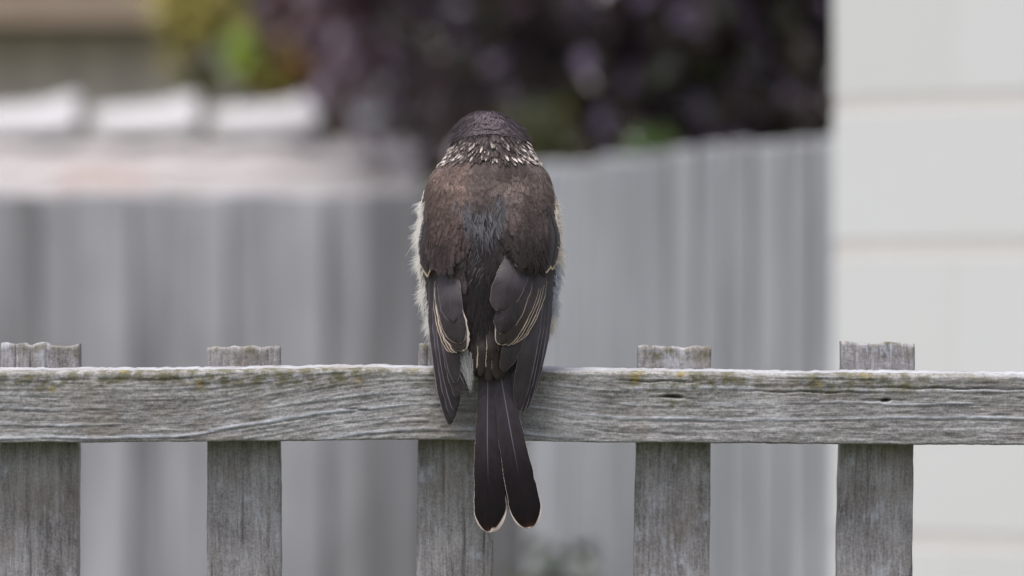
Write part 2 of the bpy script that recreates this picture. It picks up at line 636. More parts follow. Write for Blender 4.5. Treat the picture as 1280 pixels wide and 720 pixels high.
M_LEAF = leaf_material('broad leaf', 0.28, 0.3)
t_ = NT('brown bark')
n_ = t_.noise(t_.mapping(t_.coord('Object'), (30, 30, 5)), 1.0, 4, 0.6)
t_.bump(n_, 0.6, 0.01)
M_BARK = t_.set(Base_Color=t_.ramp(n_, [(0.3, (0.06, 0.04, 0.033)), (0.7, (0.14, 0.095, 0.08))]), Roughness=0.9)


def leaf_cloud(centre, radii, n, size, palette, r, clumps=60, clump_r=0.3, hollow=0.35):
    """n folded leaves gathered in clumps inside an uneven ellipsoid; returns verts, faces, colours (local)."""
    c = r.normal(size=(clumps * 3, 3))
    c /= np.linalg.norm(c, axis=1, keepdims=True)
    c *= (hollow + (1 - hollow) * r.random((len(c), 1)) ** 0.6)
    c *= 0.85 + 0.35 * vnoise(c[:, :1] * 2.2 + 5, c[:, 2:] * 2.2 + c[:, 1:2], 11)
    c = c[:clumps] * np.array(radii) + np.array(centre)
    k = r.integers(0, clumps, n)
    p = c[k] + r.normal(size=(n, 3)) * clump_r * 0.5
    d = r.normal(size=(n, 3)) + np.array([0, 0, -0.5])
    d /= np.linalg.norm(d, axis=1, keepdims=True)
    up = r.normal(size=(n, 3)) * 0.8 + np.array([0, 0, 0.8])
    s = np.cross(d, up)
    s /= np.linalg.norm(s, axis=1, keepdims=True)
    u = np.cross(s, d)
    L = size * (0.65 + 0.7 * r.random((n, 1)))
    W_ = L * 0.30
    v = np.stack([p, p + d * L * 0.4 + s * W_ + u * L * 0.1, p + d * L * 0.75 + s * W_ * 0.8 + u * L * 0.07, p + d * L - u * L * 0.08,
                  p + d * L * 0.75 - s * W_ * 0.8 + u * L * 0.07, p + d * L * 0.4 - s * W_ + u * L * 0.1], 1)
    b = np.arange(n)[:, None] * 6
    f = np.concatenate([b + np.array([[0, 1, 2, 3]]), b + np.array([[0, 3, 4, 5]])], 0)
    pal = np.array(palette)
    ck = r.integers(0, len(pal), clumps)
    pick = np.where(r.random(n) < 0.7, ck[k], r.integers(0, len(pal), n))
    col = pal[pick] * (0.7 + 0.6 * r.random((n, 1)))
    return v.reshape(-1, 3), f, np.repeat(col, 6, 0)


def plant(name, base, trunk_paths, clouds, label, cat, seed, group=None, mat=None):
    r = np.random.default_rng(seed)
    root = link(name, None, loc=base)
    tag(root, label, cat, group)
    vs_, fs_ = [], []
    for path, rad in trunk_paths:
        v, f = tube(path, rad, 9)
        o = sum(len(a) for a in vs_)
        vs_.append([tuple(p) for p in v])
        fs_ += [tuple(i + o for i in ff) for ff in f]
    link('trunk', mesh_data('trunk', [p for a in vs_ for p in a], fs_, M_BARK), root)
    V, F, C = [], [], []
    o = 0
    for cl in clouds:
        v, f, c = leaf_cloud(*cl[:5], r, *cl[5:])
        V.append(v)
        F.append(f + o)
        C.append(c)
        o += len(v)
    link('crown', mesh_data('crown', np.concatenate(V), np.concatenate(F), mat or M_LEAF, {'leafcol': np.concatenate(C)}, smooth_shade=False), root)
    return root


PLUM = [(0.19, 0.13, 0.175), (0.24, 0.18, 0.235), (0.10, 0.04, 0.06), (0.28, 0.23, 0.28), (0.09, 0.10, 0.055)]
PLUM_LIT = [(0.40, 0.31, 0.43), (0.13, 0.05, 0.09), (0.30, 0.21, 0.31), (0.42, 0.36, 0.46)]  # plum leaves with the skylight on them put into the colour
PLUM_DK = [(0.055, 0.036, 0.06), (0.10, 0.07, 0.13), (0.03, 0.022, 0.032), (0.08, 0.042, 0.052), (0.06, 0.075, 0.036)]
GREEN = [(0.07, 0.12, 0.03), (0.10, 0.16, 0.035), (0.05, 0.09, 0.025)]
OLIVE = [(0.10, 0.12, 0.04), (0.07, 0.09, 0.03), (0.13, 0.14, 0.05)]


def limbs(h, spread, r0, r, n=5):
    out = [([(0, 0, -0.05), (0.03, 0, h * 0.35), (-0.03, 0.03, h * 0.7), (0.02, 0, h)], [r0 * 1.25, r0, r0 * 0.8, r0 * 0.4])]
    for i in range(n):
        a = i * 2.4 + r
        z = h * (0.35 + 0.1 * i)
        e = (math.cos(a) * spread, math.sin(a) * spread, z + h * 0.35)
        out.append(([(0, 0, z), (e[0] * .45, e[1] * .45, z + h * 0.2), e], [r0 * 0.55, r0 * 0.4, r0 * 0.12]))
    return out


# the purple-leaved tree behind the yards, and a darker one beside it
b1 = at(607, 0, 16.0)
plant('plum_tree', (b1[0], b1[1], 0), limbs(3.4, 0.35, 0.05, 0.4),
      [((-0.02, 0.4, 3.45), (0.72, 0.7, 0.95), 4600, 0.08, PLUM, 80, 0.28, 0.3),
       ((-0.29, -0.8, 2.50), (0.33, 0.2, 0.30), 900, 0.095, PLUM_LIT, 26, 0.13, 0.4),
       ((0.0, -0.5, 2.62), (0.36, 0.3, 0.26), 900, 0.085, PLUM_LIT + PLUM_DK, 26, 0.16, 0.2),
       ((0.22, 1.6, 2.2), (0.6, 0.4, 0.5), 4000, 0.08, PLUM_DK, 40, 0.3, 0.0)],
      'purple-leaved plum tree, leaves coloured pale mauve as if skylit, above the shed roof', 'tree', 21, 'purple-leaved trees')
b2 = at(905, 0, 14.6)
plant('plum_tree', (b2[0], b2[1], 0), limbs(3.2, 0.8, 0.05, 1.4),
      [((0.0, 0.3, 2.75), (1.25, 0.9, 1.05), 17000, 0.07, PLUM_DK, 130, 0.36, 0.0)],
      'dark purple-leaved tree above the right-hand timber fence', 'tree', 22, 'purple-leaved trees')
b3 = at(860, 0, 18.5)  # added hedge, keeps bright sky out of the gaps between trees
plant('backing_hedge', (b3[0], b3[1], 0), limbs(2.6, 1.0, 0.05, 0.9),
      [((0.25, 0.3, 2.1), (1.05, 0.6, 1.6), 13000, 0.10, [(0.018, 0.022, 0.014), (0.022, 0.018, 0.018), (0.026, 0.034, 0.016)], 150, 0.42, 0.0)],
      'dense dark hedge added behind the purple-leaved trees to block the sky', 'hedge', 23)
# shrubs
b4 = at(322, 0, 18.2)
plant('golden_shrub', (b4[0], b4[1], 0), limbs(2.3, 0.3, 0.03, 0.2),
      [((-0.25, 0, 2.64), (0.10, 0.15, 0.10), 420, 0.07, [(0.46, 0.41, 0.10), (0.38, 0.34, 0.09)], 14, 0.10, 0.2),
       ((-0.22, 0, 2.36), (0.05, 0.1, 0.06), 110, 0.06, [(0.24, 0.24, 0.10)], 6, 0.06, 0.2),
       ((0.0, -0.2, 2.46), (0.06, 0.1, 0.08), 260, 0.07, [(0.30, 0.48, 0.04), (0.26, 0.40, 0.05), (0.40, 0.42, 0.08)], 10, 0.07, 0.2),
       ((0.065, -0.2, 2.42), (0.05, 0.1, 0.10), 220, 0.07, [(0.34, 0.20, 0.05), (0.28, 0.12, 0.05), (0.2, 0.15, 0.06)], 10, 0.06, 0.2),
       ((0.19, 0.1, 2.36), (0.10, 0.2, 0.24), 700, 0.07, [(0.07, 0.085, 0.035), (0.10, 0.07, 0.04)], 16, 0.12, 0.0),
       ((-0.05, 0.3, 2.78), (0.14, 0.2, 0.14), 500, 0.07, OLIVE, 14, 0.1, 0.0)],
      'yellow, lime and orange leaved shrub behind the white ridge tiles', 'shrub', 24)
b5 = at(822, 0, 10.2)
plant('green_shrub', (b5[0], b5[1], 0), limbs(1.75, 0.1, 0.02, 0.2),
      [((0, 0.1, 1.80), (0.06, 0.1, 0.06), 300, 0.045, [(0.045, 0.13, 0.012), (0.035, 0.09, 0.012)], 10, 0.05, 0.1),
       ((0.02, 0.15, 1.35), (0.2, 0.15, 0.25), 700, 0.05, GREEN, 16, 0.12, 0.0)],
      'small bright green shrub peeping over the right-hand timber fence', 'shrub', 25)
b6 = at(672, 0, 11.4)
plant('olive_shrub', (b6[0], b6[1], 0), limbs(1.8, 0.12, 0.02, 0.6),
      [((0, 0.1, 1.88), (0.04, 0.1, 0.11), 300, 0.05, [(0.06, 0.07, 0.025), (0.05, 0.06, 0.02)], 12, 0.08, 0.0),
       ((-0.21, 0.1, 1.79), (0.025, 0.06, 0.05), 110, 0.04, [(0.10, 0.15, 0.05), (0.12, 0.16, 0.06)], 8, 0.05, 0.0),
       ((-0.1, 0.15, 1.4), (0.2, 0.15, 0.2), 700, 0.05, GREEN, 16, 0.10, 0.0)],
      'olive green shrub rising behind the bird at the fence corner', 'shrub', 26)
b7 = at(652, 0, 9.3)
plant('corner_plant', (b7[0], b7[1], 0), limbs(0.85, 0.08, 0.014, 0.6, 4),
      [((0.0, 0, 0.90), (0.09, 0.1, 0.22), 500, 0.05, [(0.04, 0.07, 0.028), (0.03, 0.05, 0.02)], 14, 0.08, 0.0)],
      'dark green plant low in the corner below the tail', 'shrub', 27)


# ------------------------------------------------------------------ the near fence: one rail, five pickets in view
RAIL_T = 43.0      # rail thickness in photo pixels (22 mm)
z_of = lambda py: EYE + (HOR - py) * S
x_of = lambda px: (px - 640) * S
fence = link('picket_fence', None, loc=(0, 0.03, 0))
tag(fence, 'weathered grey picket fence with horizontal rail under the bird', 'fence')
F0 = np.array([0, 0.03, 0])


def rail():
    px = np.concatenate([np.arange(-560, -40, 14), np.arange(-40, 1320, 2.0), np.arange(1320, 1860, 14)])
    top = np.interp(px, [-560, 0, 250, 400, 470, 560, 690, 800, 900, 1050, 1280, 1860], [463, 461, 459.5, 458, 457, 459, 460, 461.5, 463, 464, 466, 470])
    bot = np.interp(px, [-560, 0, 300, 440, 560, 700, 1000, 1280, 1860], [554, 553.5, 552, 550, 550, 552, 555, 556, 559])
    top = top + (fbm(px / 46, 0.3, 5, 4) - 0.5) * 3.2 + (vnoise(px / 5, 1, 9) - 0.5) * 1.0
    bot = bot + (fbm(px / 60, 7.3, 6, 4) - 0.5) * 2.6 + (vnoise(px / 5, 4, 19) - 0.5) * 0.7
    nf = 58
    R = 6.5
    w = np.linspace(0, 1, nf)
    # profile: (fraction of height, inset, depth)
    prof = [('f', k) for k in w]
    arc = [(math.sin(a) , 1 - math.cos(a)) for a in np.linspace(0.2, math.pi / 2, 6)]
    rows_y, rows_z, tagk = [], [], []
    H = bot - top
    for k in w:                                       # front face, bottom to top
        rows_z.append(bot - 1.5 - (H - 1.5 - R - 2.4) * k)
        rows_y.append(np.zeros_like(px))
        tagk.append(1.0)
    for s_, c_ in arc:                                # worn upper front edge
        rows_z.append(top + 2.4 + R - R * s_)
        rows_y.append(np.full_like(px, R * 1.5 * c_))
        tagk.append(0.8)
    for yy in np.linspace(R * 1.5 + 4, RAIL_T - 3, 7):   # top, weathered a little hollow
        rows_z.append(top + 3.2 * (1 - (yy - 8) / 32) - 1.0 + (vnoise(px / 12, yy / 6, 31) - 0.5) * 1.2 + 0.6 * math.sin((yy - 8) / 34 * math.pi))
        rows_y.append(np.full_like(px, yy))
        tagk.append(0.3)
    rows_z.append(top + 3); rows_y.append(np.full_like(px, RAIL_T)); tagk.append(0)
    rows_z.append(bot - 3); rows_y.append(np.full_like(px, RAIL_T)); tagk.append(0)
    rows_z.append(bot); rows_y.append(np.full_like(px, RAIL_T - 3)); tagk.append(0)
    rows_z.append(bot); rows_y.append(np.full_like(px, 3.0)); tagk.append(0)
    rows_z.append(bot - 0.4); rows_y.append(np.full_like(px, 0.8)); tagk.append(0)
    Z = np.array(rows_z)
    Y = np.array(rows_y)
    X = np.broadcast_to(px, Z.shape).copy()
    k = np.array(tagk)[:, None]
    # growth rings seen on the face: a swept-up figure left of the bird, straight to the right
    sweep = 40 * smooth(190, 545, X) - 16 * smooth(585, 800, X)
    q = Z + sweep + (fbm(X / 300, Z / 60, 41, 3) - 0.5) * 22 + (fbm(X / 60, Z / 12, 42, 3) - 0.5) * 3.5
    ph = q / 17.0 + 0.7 * (vnoise(q / 26, 0.5, 44))
    fr = ph - np.floor(ph)
    idn = _hash(np.floor(ph), np.floor(ph) * 0, 77)
    stren = np.clip(0.35 + 1.1 * fbm(X / 130, np.floor(ph) * 3.1, 46, 3) - 0.25, 0, 1) * (0.45 + 0.75 * idn)
    ridge = np.exp(-((fr - 0.55) / 0.12) ** 2) * stren
    groove = np.exp(-((fr - 0.74) / 0.055) ** 2) * stren * (0.3 + 0.9 * vnoise(X / 40, ph, 48))
    fine = fbm(X / 40, (Z + sweep) / 2.2, 51, 3) - 0.5
    ring = (ridge * 1.0 - groove * 0.9 + fine * 0.5) * k
    disp = -(ridge * 0.9 - groove * 1.1 + fine * 1.6 + (fbm(X / 7, Z / 5, 53, 3) - 0.5) * 1.6) * k
    # two drying splits
    for (cx, cz, hl, hw) in ((841, 496, 13, 1.5), (838, 496.5, 30, 0.7), (1107, 500.5, 6, 1.6), (1108, 500, 36, 0.7), (822, 476.5, 60, 0.9), (1010, 490, 90, 0.7), (1190, 485.5, 120, 0.8), (445, 512, 18, 0.7)):
        zc = cz + 1.6 * np.sin(X / 9.0) * 0.5 + (X - cx) * 0.012
        u = np.clip(1 - np.abs(X - cx) / hl, 0, 1) ** 0.7
        g = u * np.exp(-((Z - zc) / hw) ** 2) * (k > 0.5)
        disp += g * (13 if hw > 1 else 4)
        ring -= g * (2.5 if hw > 1 else 1.2)
    Y = Y + disp * (Y < 12)
    dtop = Z - top
    moss = np.clip(smooth(44, 6, dtop) * (0.35 + 1.3 * smooth(0.36, 0.6, fbm(X / 120, Z / 40, 61, 4))), 0, 1.2)
    moss = np.maximum(moss, 1.3 * np.exp(-((X - 838) / 26) ** 2 - ((Z - 503) / 7) ** 2))
    moss *= (k > 0.7)
    ring = ring + 0.45 * np.clip(smooth(0.85, 0.3, k), 0, 1) * (Y < 42) * (0.6 + 0.6 * vnoise(X / 14, Y / 6, 71)) * (dtop < 12)   # upper edge bleached, and painted paler still for light from above
    m, n = Z.shape
    V = np.stack([x_of(X), Y * S, z_of(Z)], -1).reshape(-1, 3) - F0
    idx = np.arange(m * n).reshape(m, n)
    a, b = idx, np.roll(idx, -1, 0)
    F = np.stack([a[:, :-1], a[:, 1:], b[:, 1:], b[:, :-1]], -1).reshape(-1, 4)
    me = mesh_data('rail', V, F, M_RAIL, {'ring': ring.ravel(), 'moss': moss.ravel(), 'gx': x_of(X).ravel(), 'gz': (z_of(Z + sweep) + Y * S).ravel()})
    link('rail', me, fence)


rail()


def picket(name, xl_t, xr_t, xl_b, xr_b, ytop, seed, grooves=()):
    """A sawn picket behind the rail, from the ground to its rough end above the rail."""
    py = np.concatenate([np.arange(0, 40, 1.0), np.arange(40, 118, 6), np.arange(118, 330, 2.0), np.linspace(330, 2900, 24)])   # below the top
    nx = 44
    u = np.linspace(0, 1, nx)
    T = 37.0
    U, P = np.meshgrid(u, py)
    lean = np.clip((P + ytop - 440) / 280, -0.1, 3)
    xl = xl_t + (xl_b - xl_t) * lean
    xr = xr_t + (xr_b - xr_t) * lean
    edge = (fbm(P / 30, 0.1, seed + 1, 4) - 0.5) * 2.0
    edge2 = (fbm(P / 30, 5.1, seed + 2, 4) - 0.5) * 2.0
    X = xl + edge + (xr + edge2 - xl - edge) * U
    wave = (fbm(X / 17, 0.5, seed + 3, 3) - 0.5) * 9 + (np.abs(((X + seed * 7) / 23) % 1 - 0.5)) * 3.0
    fall = np.exp(-P / 9.0)
    Z = ytop + P + wave * fall
    rnd_c = 1.8 * (np.exp(-U * 60) + np.exp(-(1 - U) * 60))
    q = X + (fbm(Z / 160, X / 50, seed + 4, 3) - 0.5) * 16
    ph = q / 15.0
    fr = ph - np.floor(ph)
    st = np.clip(fbm(Z / 120, np.floor(ph) * 2.7, seed + 5, 3) * 1.6 - 0.45, 0, 0.7)
    groove = np.exp(-((fr - 0.6) / 0.07) ** 2) * st
    ridge = np.exp(-((fr - 0.4) / 0.13) ** 2) * st
    for g in grooves:
        groove = np.maximum(groove, np.exp(-((X - g - (fbm(Z / 90, g, seed) - .5) * 5) / 1.1) ** 2) * (0.4 + 0.8 * vnoise(Z / 25, g, 8)))
    fine = fbm(X / 2.2, Z / 40, seed + 6, 3) - 0.5
    ring = ridge * 0.35 - groove * 0.8 + fine * 0.32 + 0.5 * smooth(0.5, 0.8, fbm(X / 14, Z / 24, seed + 8, 5)) * (0.4 + vnoise(X / 3, Z / 8, seed + 9))
    Yf = 43.5 + rnd_c * 1.2 + groove * 2.4 - fine * 1.6 - (fbm(X / 6, Z / 9, seed + 9, 3) - 0.5) * 1.4 + 3.0 * np.exp(-P / 2.0)
    moss = np.clip(smooth(26, 2, P) * (0.1 + 1.5 * smooth(0.4, 0.66, fbm(X / 16, Z / 30, seed + 11, 3))), 0, 1)
    moss += 0.5 * smooth(0.6, 0.8, fbm(X / 25, Z / 70, seed + 13, 3)) * smooth(170, 125, P)
    m, n = Z.shape
    front = np.stack([x_of(X), Yf * S, z_of(Z)], -1)
    back = front.copy()
    back[..., 1] = (43.5 + T) * S
    V = np.concatenate([front.reshape(-1, 3), back.reshape(-1, 3)]) - F0
    V[:, 2] = np.maximum(V[:, 2], 0.002)
    i = np.arange(m * n).reshape(m, n)
    j = i + m * n
    quad = lambda a, b, c, d_: np.stack([a, b, c, d_], -1).reshape(-1, 4)
    F = np.concatenate([quad(i[:-1, :-1], i[1:, :-1], i[1:, 1:], i[:-1, 1:]),
                        quad(j[:-1, :-1], j[:-1, 1:], j[1:, 1:], j[1:, :-1]),
                        quad(i[0, :-1], i[0, 1:], j[0, 1:], j[0, :-1]),
                        quad(i[:-1, 0], j[:-1, 0], j[1:, 0], i[1:, 0]),
                        quad(i[:-1, -1], i[1:, -1], j[1:, -1], j[:-1, -1])])
    gq, gz_ = x_of(q).ravel(), z_of(Z).ravel()
    at_ = {'gx': np.concatenate([gq, gq + 0.01]), 'gz': np.concatenate([gz_, gz_]), 'ring': np.concatenate([ring.ravel(), ring.ravel() * 0]), 'moss': np.concatenate([moss.ravel(), moss.ravel() * 0])}
    link(name, mesh_data('picket', V, F, M_PICKET, at_), fence)


picket('picket', -4, 95, -5, 93.5, 429.5, 100, (14, 33, 74))
picket('picket', 256.5, 347.5, 256, 349, 432.0, 200, (262, 301, 333))
picket('picket', 522.5, 615, 519.5, 616, 428.5, 300, (532, 553, 580, 606))
picket('picket', 798, 890.5, 793.5, 889, 431.5, 400, (824,))
picket('picket', 1054.5, 1147, 1049, 1144, 427.5, 500, (1090,))
picket('picket', -272, -180, -273, -181, 430, 600, ())
picket('picket', 1318, 1410, 1312, 1405, 429, 700, ())


# ------------------------------------------------------------------ the bird (all drawing in photo pixels on the plane of the rail: x, row, depth)
def B(px, py, y):
    px, py, y = np.broadcast_arrays(np.asarray(px, float), np.asarray(py, float), np.asarray(y, float))
    return np.stack([x_of(px), y * S, z_of(py)], -1)


bird_loc = np.array([x_of(612), 12 * S, z_of(459)])
bird = link('perched_bird', None, loc=bird_loc)
tag(bird, 'dark brown bird with white-flecked collar, seen from behind, perched on the rail', 'bird')

SEC = np.array([  # row, centre x, half width, centre depth, half depth
    (137.5, 607, 1, 50, 1), (139.5, 607, 14, 50, 18), (145, 608.5, 26, 50, 34), (156, 611, 36.5, 50, 45), (166, 612.5, 41.5, 49, 52), (175, 613, 45, 47, 55),
    (184, 613.5, 49.5, 45, 58), (195, 613.5, 55, 42, 59), (202, 613.5, 59, 39, 60), (210, 612.5, 67.5, 36, 62), (219, 612, 74.5, 33, 64), (238, 611, 81, 30, 67),
    (262, 612, 84, 26, 70), (300, 612, 85.5, 20, 73), (340, 612, 85, 14, 72), (380, 612, 81, 10, 66), (408, 612, 73, 2, 56),
    (430, 612, 58, -10, 42), (450, 613, 41, -22, 26), (468, 615, 25, -31, 12), (478, 616, 8, -34, 3), (480, 616, 1, -34, 1)], float)
_rows = np.linspace(137, 480, 687)
_sec = np.stack([np.interp(_rows, SEC[:, 0], SEC[:, k]) for k in range(1, 5)], 1)
_ker = np.hanning(19)
_ker /= _ker.sum()
_sm = np.stack([np.convolve(np.pad(_sec[:, k], 9, 'edge'), _ker, 'valid') for k in range(4)], 1)
_bl = smooth(141, 150, _rows)[:, None] * smooth(478, 470, _rows)[:, None]
_sec = _sec * (1 - _bl) + _sm * _bl


def surf(py, th):
    """Point on the body: th 0 faces the camera, +-pi/2 the flanks."""
    py = np.clip(py, 137, 480)
    cx, hw, yc, hd = (np.interp(py, _rows, _sec[:, k]) for k in range(4))
    return np.stack([cx + hw * np.sin(th), py, yc - hd * np.cos(th)], -1)


def surf_n(py, th):
    a = surf(py + 1.5, th) - surf(py - 1.5, th)
    b = surf(py, th + 0.03) - surf(py, th - 0.03)
    n = np.cross(b, a)
    n /= np.linalg.norm(n, axis=-1, keepdims=True) + 1e-9
    p = surf(py, th)
    cx, yc = np.interp(py, _rows, _sec[:, 0]), np.interp(py, _rows, _sec[:, 2])
    out = (p[..., 0] - cx) * n[..., 0] + (p[..., 2] - yc) * n[..., 2]
    return n * np.where(out < 0, -1, 1)[..., None]


def feather_material(name, alpha_fray=0.0, rough=0.5, spec=0.35):
    t = NT(name)
    base, frc = t.attr('bcol', 'Color'), t.attr('fcol', 'Color')
    ed, fw, sd, barb = t.attr('ed'), t.attr('fw'), t.attr('sd'), t.attr('barb')
    fid = t.attr('fid')
    cmb = t.node('ShaderNodeCombineXYZ')
    t.put(cmb.inputs[0], barb)
    t.put(cmb.inputs[1], t.math('MULTIPLY', sd, 0.03))
    t.put(cmb.inputs[2], t.math('MULTIPLY', fid, 13.7))
    st = t.noise(cmb.outputs[0], 0.75, 3, 0.7)
    cm2 = t.node('ShaderNodeCombineXYZ')
    t.put(cm2.inputs[0], t.math('MULTIPLY', barb, 0.06))
    t.put(cm2.inputs[1], t.math('MULTIPLY', sd, 0.09))
    t.put(cm2.inputs[2], t.math('MULTIPLY', fid, 5.1))
    soft = t.noise(cm2.outputs[0], 1.0, 3, 0.6)
    k = t.math('MULTIPLY_ADD', st, 1.3, 0.35)
    k = t.math('MULTIPLY', k, t.math('MULTIPLY_ADD', soft, 0.9, 0.55))
    sc = t.node('ShaderNodeVectorMath', operation='SCALE')
    t.put(sc.inputs[0], base)
    t.put(sc.inputs['Scale'], k)
    edn = t.math('DIVIDE', t.math('MULTIPLY_ADD', t.math('SUBTRACT', st, 0.5), 1.2, ed), t.math('MAXIMUM', fw, 0.01))
    fac = t.math('SUBTRACT', 1.0, t.sstep(0.55, 1.15, edn))
    fac = t.math('MULTIPLY', fac, t.math('GREATER_THAN', fw, 0.05))
    col = t.mix(fac, sc.outputs[0], frc)
    rach = t.math('SUBTRACT', 1.0, t.sstep(0.25, 0.85, t.math('ABSOLUTE', sd)))
    rach = t.math('MULTIPLY', rach, t.attr('rk'))
    col = t.mix(rach, col, t.attr('rcol', 'Color'))
    t.bump(st, 0.6, 0.0004)
    t.set(Base_Color=col, Roughness=rough, Specular_IOR_Level=spec)
    t.b.inputs['Sheen Weight'].default_value = 0.04
    t.b.inputs['Sheen Roughness'].default_value = 0.4
    if alpha_fray:
        cm3 = t.node('ShaderNodeCombineXYZ')
        t.put(cm3.inputs[0], barb)
        t.put(cm3.inputs[1], t.math('MULTIPLY', fid, 9.3))
        br = t.noise(cm3.outputs[0], 0.9, 2, 0.6)
        a = t.math('GREATER_THAN', ed, t.math('MULTIPLY', t.math('SUBTRACT', br, 0.28), t.attr('fry')))
        t.put(t.b.inputs['Alpha'], a)
    return t.m


M_FEATHER = feather_material('flight feather', 0.0, 0.42, 0.26)
M_TAIL = feather_material('tail feather', 0.0, 0.55, 0.12)
M_CONTOUR = feather_material('contour feather', 16.0, 0.7, 0.12)


def shade(c, n):
    return np.tile(np.asarray(c, float), (n, 1))


def tipf(t, ts, f0, rise=0.4, pw=2.0):
    f = f0 + (1 - f0) * smooth(0, rise, t)
    u = np.clip((t - ts) / (1 - ts), 0, 1)
    return f * np.clip(1 - u ** pw, 0, 1) ** (1 / pw if pw < 3 else 0.5)


def spline(pts, t):
    """Quadratic / Catmull-Rom through the given points."""
    P = np.asarray(pts, float)
    n = len(P) - 1
    P = np.vstack([2 * P[0] - P[1], P, 2 * P[-1] - P[-2]])
    u = np.clip(t, 0, 1) * n
    i = np.minimum(u.astype(int), n - 1)
    f = (u - i)[:, None]
    p0, p1, p2, p3 = P[i], P[i + 1], P[i + 2], P[i + 3]
    return 0.5 * (2 * p1 + (p2 - p0) * f + (2 * p0 - 5 * p1 + 4 * p2 - p3) * f ** 2 + (3 * p1 - p0 - 3 * p2 + p3) * f ** 3)


def wing_y(px, py):
    """Depth of the closed-wing sheet that wraps the back."""
    yb = np.interp(py, [200, 240, 300, 340, 400, 440, 480, 530], [-32, -44, -57, -61.5, -62, -58, -48, -36])
    c = np.interp(py, [240, 300, 400, 450, 530], [62, 68, 56, 38, 8])
    return yb + c * np.abs((px - 612) / 88.0) ** 2.3


_fid = [0]


def vane(rach, hwl, hwr, layer, sheet=wing_y, ts=0.62, f0=0.55, bcol=(0.03, 0.026, 0.028), fcol=(0.4, 0.33, 0.26), fwl=0.0, fwr=0.0, fwt=None,
         rcol=(0.02, 0.018, 0.02), rk=0.5, n=22, m=6, camber=2.0, pw=2.0, rise=0.4, tipcol=None, droop=0.0, lb=0.55, notip=False, fwtr=None, rfade=(0.8, 0.98), fwramp=None):
    """One flight feather: shaft along 'rach' (photo pixels), vanes hwl / hwr wide, with thickness of a shallow roof."""
    t = 1 - (1 - np.linspace(0, 1, n)) ** 1.5
    R = spline(rach, t)
    T = np.gradient(R, axis=0)
    T /= np.linalg.norm(T, axis=1, keepdims=True) + 1e-9
    Pp = np.stack([T[:, 1], -T[:, 0]], 1)          # points to the right when the feather hangs down
    s = np.concatenate([-np.linspace(1, 0, m + 1), np.linspace(0, 1, m + 1)[1:]])
    f = tipf(t, ts, f0, rise, pw)
    hw = np.where(s[None] < 0, hwl, hwr) * f[:, None]
    off = np.abs(s)[None] * hw * np.sign(s)[None]
    X = R[:, :1] + Pp[:, :1] * off
    Yr = R[:, 1:] + Pp[:, 1:] * off
    # barbs sweep towards the tip at the end
    _fid[0] += 1
    r_ = np.random.default_rng(_fid[0])
    ragged = (vnoise(t[:, None] * 26, np.sign(s)[None] * 3 + _fid[0], 5) - 0.5) * np.abs(s)[None] ** 4 * 1.6
    X = X + Pp[:, :1] * ragged * np.sign(s)[None]
    D = sheet(X, Yr) - layer * (lb + (1 - lb) * smooth(0, 0.6, t))[:, None] + camber * (np.abs(s)[None] ** 1.6) - droop * t[:, None] ** 2
    V = B(X, Yr, D).reshape(-1, 3) - bird_loc
    L = np.linalg.norm(np.diff(R, axis=0), axis=1).sum()
    ed = np.minimum(hw * (1 - np.abs(s))[None], ((1 - t) * L)[:, None] * 1.0 + 0 * hw)
    if notip:
        ed = hw * (1 - np.abs(s))[None] + 8 * smooth(0.75, 1.0, t)[:, None]
    fw = np.where(s[None] < 0, fwl, fwr) + 0 * hw
    fw = fw * (0.25 + 0.75 * smooth(0.15, 0.7, t))[:, None] * (0.55 + 0.75 * vnoise(t * 7, _fid[0] * 1.7, 23))[:, None]
    if fwramp:
        fw = fw * (0.3 + 0.7 * smooth(fwramp[0], fwramp[1], t))[:, None]
    if fwt is not None:
        near = smooth(0.84, 0.97, t)[:, None]
        fw = np.maximum(fw, np.where(s[None] > 0, fwtr or fwt, fwt) * near)
    barb = (t * L)[:, None] - np.abs(off) * 1.1 + 1000 * (s[None] < 0)
    N = len(V)
    k = len(s)
    i = np.arange(N).reshape(n, k)
    F = np.stack([i[:-1, :-1], i[1:, :-1], i[1:, 1:], i[:-1, 1:]], -1).reshape(-1, 4)
    bc = np.tile(np.asarray(bcol, float), (n, k, 1))
    if tipcol is not None:                          # pigment that changes along the feather: list of (t, colour)
        tt = [a for a, _ in tipcol]
        bc = np.stack([np.interp(t, tt, [c[j] for _, c in tipcol]) for j in range(3)], -1)[:, None, :].repeat(k, 1)
    at_ = dict(ed=ed.ravel(), fw=fw.ravel(), sd=off.ravel(), barb=barb.ravel(), fid=np.full(N, _fid[0] % 97, float), bcol=bc.reshape(-1, 3),
               fcol=shade(fcol, N), rcol=shade(rcol, N), rk=np.full(N, rk) * np.repeat(1 - smooth(rfade[0], rfade[1], t), k))
    return V, F, at_


def put_feather(name, parent, *a, mat=None, **kw):
    V, F, at_ = vane(*a, **kw)
    return link(name, mesh_data(name, V, F, mat or M_FEATHER, at_), parent)


